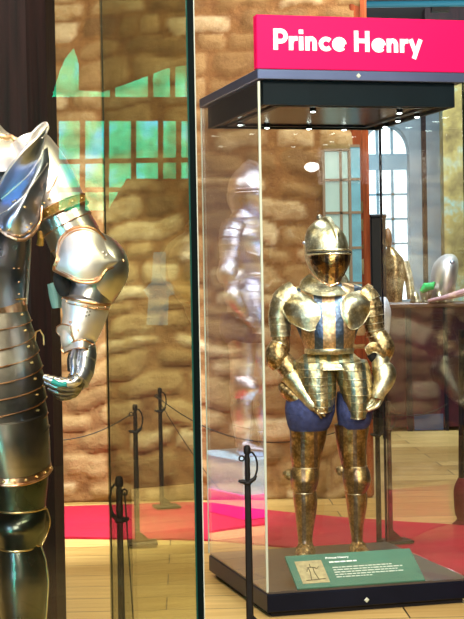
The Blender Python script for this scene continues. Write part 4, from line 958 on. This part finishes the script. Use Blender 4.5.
# white caparison below, and maroon bag with dark stand at the right frame edge
wb_ = thing('armour_bust', 'white and silver armour torso at the foot of the black cabinet', 'armour', Vector((at(383, 330, 14.9).x, 14.9, 0)))
vplate('torso', [(297, 380, 386, .06, 0), (303, 377, 389, .12, 0), (313, 376, 391, .14, 0), (325, 377, 390, .13, 0), (336, 379, 389, .12, 0)], 14.9, wb_, plain('white_silver', hx('dfe6f4'), .35, .3, .1, 10), n=14)
obj('stand', tube([Vector((at(384, 330, 14.9).x, 14.9, .0)), Vector((at(384, 330, 14.9).x, 14.9, at(384, 334, 14.9).z))], .03, 10), 'iron', wb_)
dt = onfloor(462, 524)
ds = thing('draped_cloth', 'dark red cloth hanging over a thin black stand at the right frame edge', 'drape', Vector((dt.x, dt.y, 0)))
Yd = dt.y
obj('pole', tube([Vector((at(461, 500, Yd).x, Yd, 0)), Vector((at(461, 300, Yd).x, Yd, at(461, 330, Yd).z))], .018, 10), 'iron', ds)
vplate('cloth', [(478, 458, 468, .04, 0), (488, 454, 474, .08, 0), (500, 454, 478, .10, 0), (513, 455, 480, .09, 0), (519, 457, 478, .07, 0), (524, 452, 480, .10, 0)], Yd, ds, plain('dark_red_cloth', hx('5e0f1c'), .9, 0, .3, 8, .5), N=32)

# ------------------------------------------------------------------ things mirrored in the glass of the signed case
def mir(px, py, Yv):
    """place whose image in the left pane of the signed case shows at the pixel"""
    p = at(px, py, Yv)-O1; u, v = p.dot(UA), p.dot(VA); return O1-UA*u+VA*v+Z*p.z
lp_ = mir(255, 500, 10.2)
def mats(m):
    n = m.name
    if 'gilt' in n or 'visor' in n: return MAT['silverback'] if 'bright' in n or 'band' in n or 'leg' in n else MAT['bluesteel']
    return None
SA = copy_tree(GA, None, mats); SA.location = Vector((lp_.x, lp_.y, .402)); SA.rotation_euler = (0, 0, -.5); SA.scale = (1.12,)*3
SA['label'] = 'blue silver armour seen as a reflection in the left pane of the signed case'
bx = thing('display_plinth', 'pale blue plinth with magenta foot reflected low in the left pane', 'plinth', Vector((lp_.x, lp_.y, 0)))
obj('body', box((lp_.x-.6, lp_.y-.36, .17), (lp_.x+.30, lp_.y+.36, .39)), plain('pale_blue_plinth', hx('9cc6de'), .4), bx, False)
obj('foot', box((lp_.x-.62, lp_.y-.38, .019), (lp_.x+.32, lp_.y+.38, .17)), plain('magenta_foot', hx('e80098'), .4, emit=.6), bx, False)  # foot glows, though no lamp, to strengthen its mirror image
spot('display_light', (lp_.x+.9, lp_.y-1.6, 4.2), (lp_.x, lp_.y, 1.2), 1900, 60, (.95, .97, 1))  # unseen spot added to brighten the mirrored armour
# windows of the rear wall, mirrored in the near case: green daylight through leaded panes, cut around a visitor's dark silhouette
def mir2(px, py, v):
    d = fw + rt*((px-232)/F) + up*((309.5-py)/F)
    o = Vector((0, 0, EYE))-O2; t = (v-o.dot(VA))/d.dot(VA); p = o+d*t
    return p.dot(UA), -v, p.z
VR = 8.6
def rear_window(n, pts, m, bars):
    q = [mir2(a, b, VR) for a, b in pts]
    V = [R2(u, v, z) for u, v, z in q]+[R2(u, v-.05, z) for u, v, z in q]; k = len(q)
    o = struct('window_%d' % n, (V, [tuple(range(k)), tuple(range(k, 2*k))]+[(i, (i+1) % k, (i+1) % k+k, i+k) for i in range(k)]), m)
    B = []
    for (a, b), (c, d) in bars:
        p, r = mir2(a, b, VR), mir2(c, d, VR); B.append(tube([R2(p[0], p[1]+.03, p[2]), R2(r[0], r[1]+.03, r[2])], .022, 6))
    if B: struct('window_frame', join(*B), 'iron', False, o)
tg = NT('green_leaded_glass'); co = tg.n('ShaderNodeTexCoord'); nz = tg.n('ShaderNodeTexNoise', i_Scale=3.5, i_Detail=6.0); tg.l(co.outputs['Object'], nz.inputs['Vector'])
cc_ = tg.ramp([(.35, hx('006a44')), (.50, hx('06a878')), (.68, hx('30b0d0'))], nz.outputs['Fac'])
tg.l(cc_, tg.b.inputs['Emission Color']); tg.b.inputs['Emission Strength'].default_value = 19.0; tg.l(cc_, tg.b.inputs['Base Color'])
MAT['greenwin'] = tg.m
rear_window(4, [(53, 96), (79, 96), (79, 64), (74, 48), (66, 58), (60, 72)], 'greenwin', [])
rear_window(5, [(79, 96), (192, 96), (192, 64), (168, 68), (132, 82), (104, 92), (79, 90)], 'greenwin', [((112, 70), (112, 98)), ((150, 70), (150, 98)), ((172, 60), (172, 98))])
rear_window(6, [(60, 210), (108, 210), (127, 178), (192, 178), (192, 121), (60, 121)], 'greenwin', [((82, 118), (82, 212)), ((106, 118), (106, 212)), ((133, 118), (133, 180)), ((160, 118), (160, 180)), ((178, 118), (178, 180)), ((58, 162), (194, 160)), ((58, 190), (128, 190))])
rear_window(7, [(148, 325), (168, 325), (169, 296), (175, 294), (172, 284), (166, 280), (166, 252), (155, 252), (153, 282), (145, 290), (150, 298)], plain('teal_lit_pane', hx('2f93a0'), .4, 0, .2, 3, 0, 3.2), [])  # no window: glowing shape added for a visitor's teal shirt mirrored in the glass
# round ceiling lamp behind the camera, mirrored in the front pane of the signed case
def mir1(px, py, v):
    d = fw + rt*((px-232)/F) + up*((309.5-py)/F)
    o = Vector((0, 0, EYE))-O1; t = (v-o.dot(VA))/d.dot(VA); p = o+d*t
    return R1(p.dot(UA), -v, p.z)
lc = mir1(312, 167, 8.0)
gl_ = thing('globe_lamp', 'white oval globe lamp reflected beside the gilt helmet', 'lamp', lc)
obj('globe', ball(lc, .075, .62, 20, 12), plain('lit_opal_glass', (1, .98, .95), .4, emit=22), gl_)
obj('rod', tube([lc+Z*.045, Vector((lc.x, lc.y, ZC))], .008, 8), 'iron', gl_)
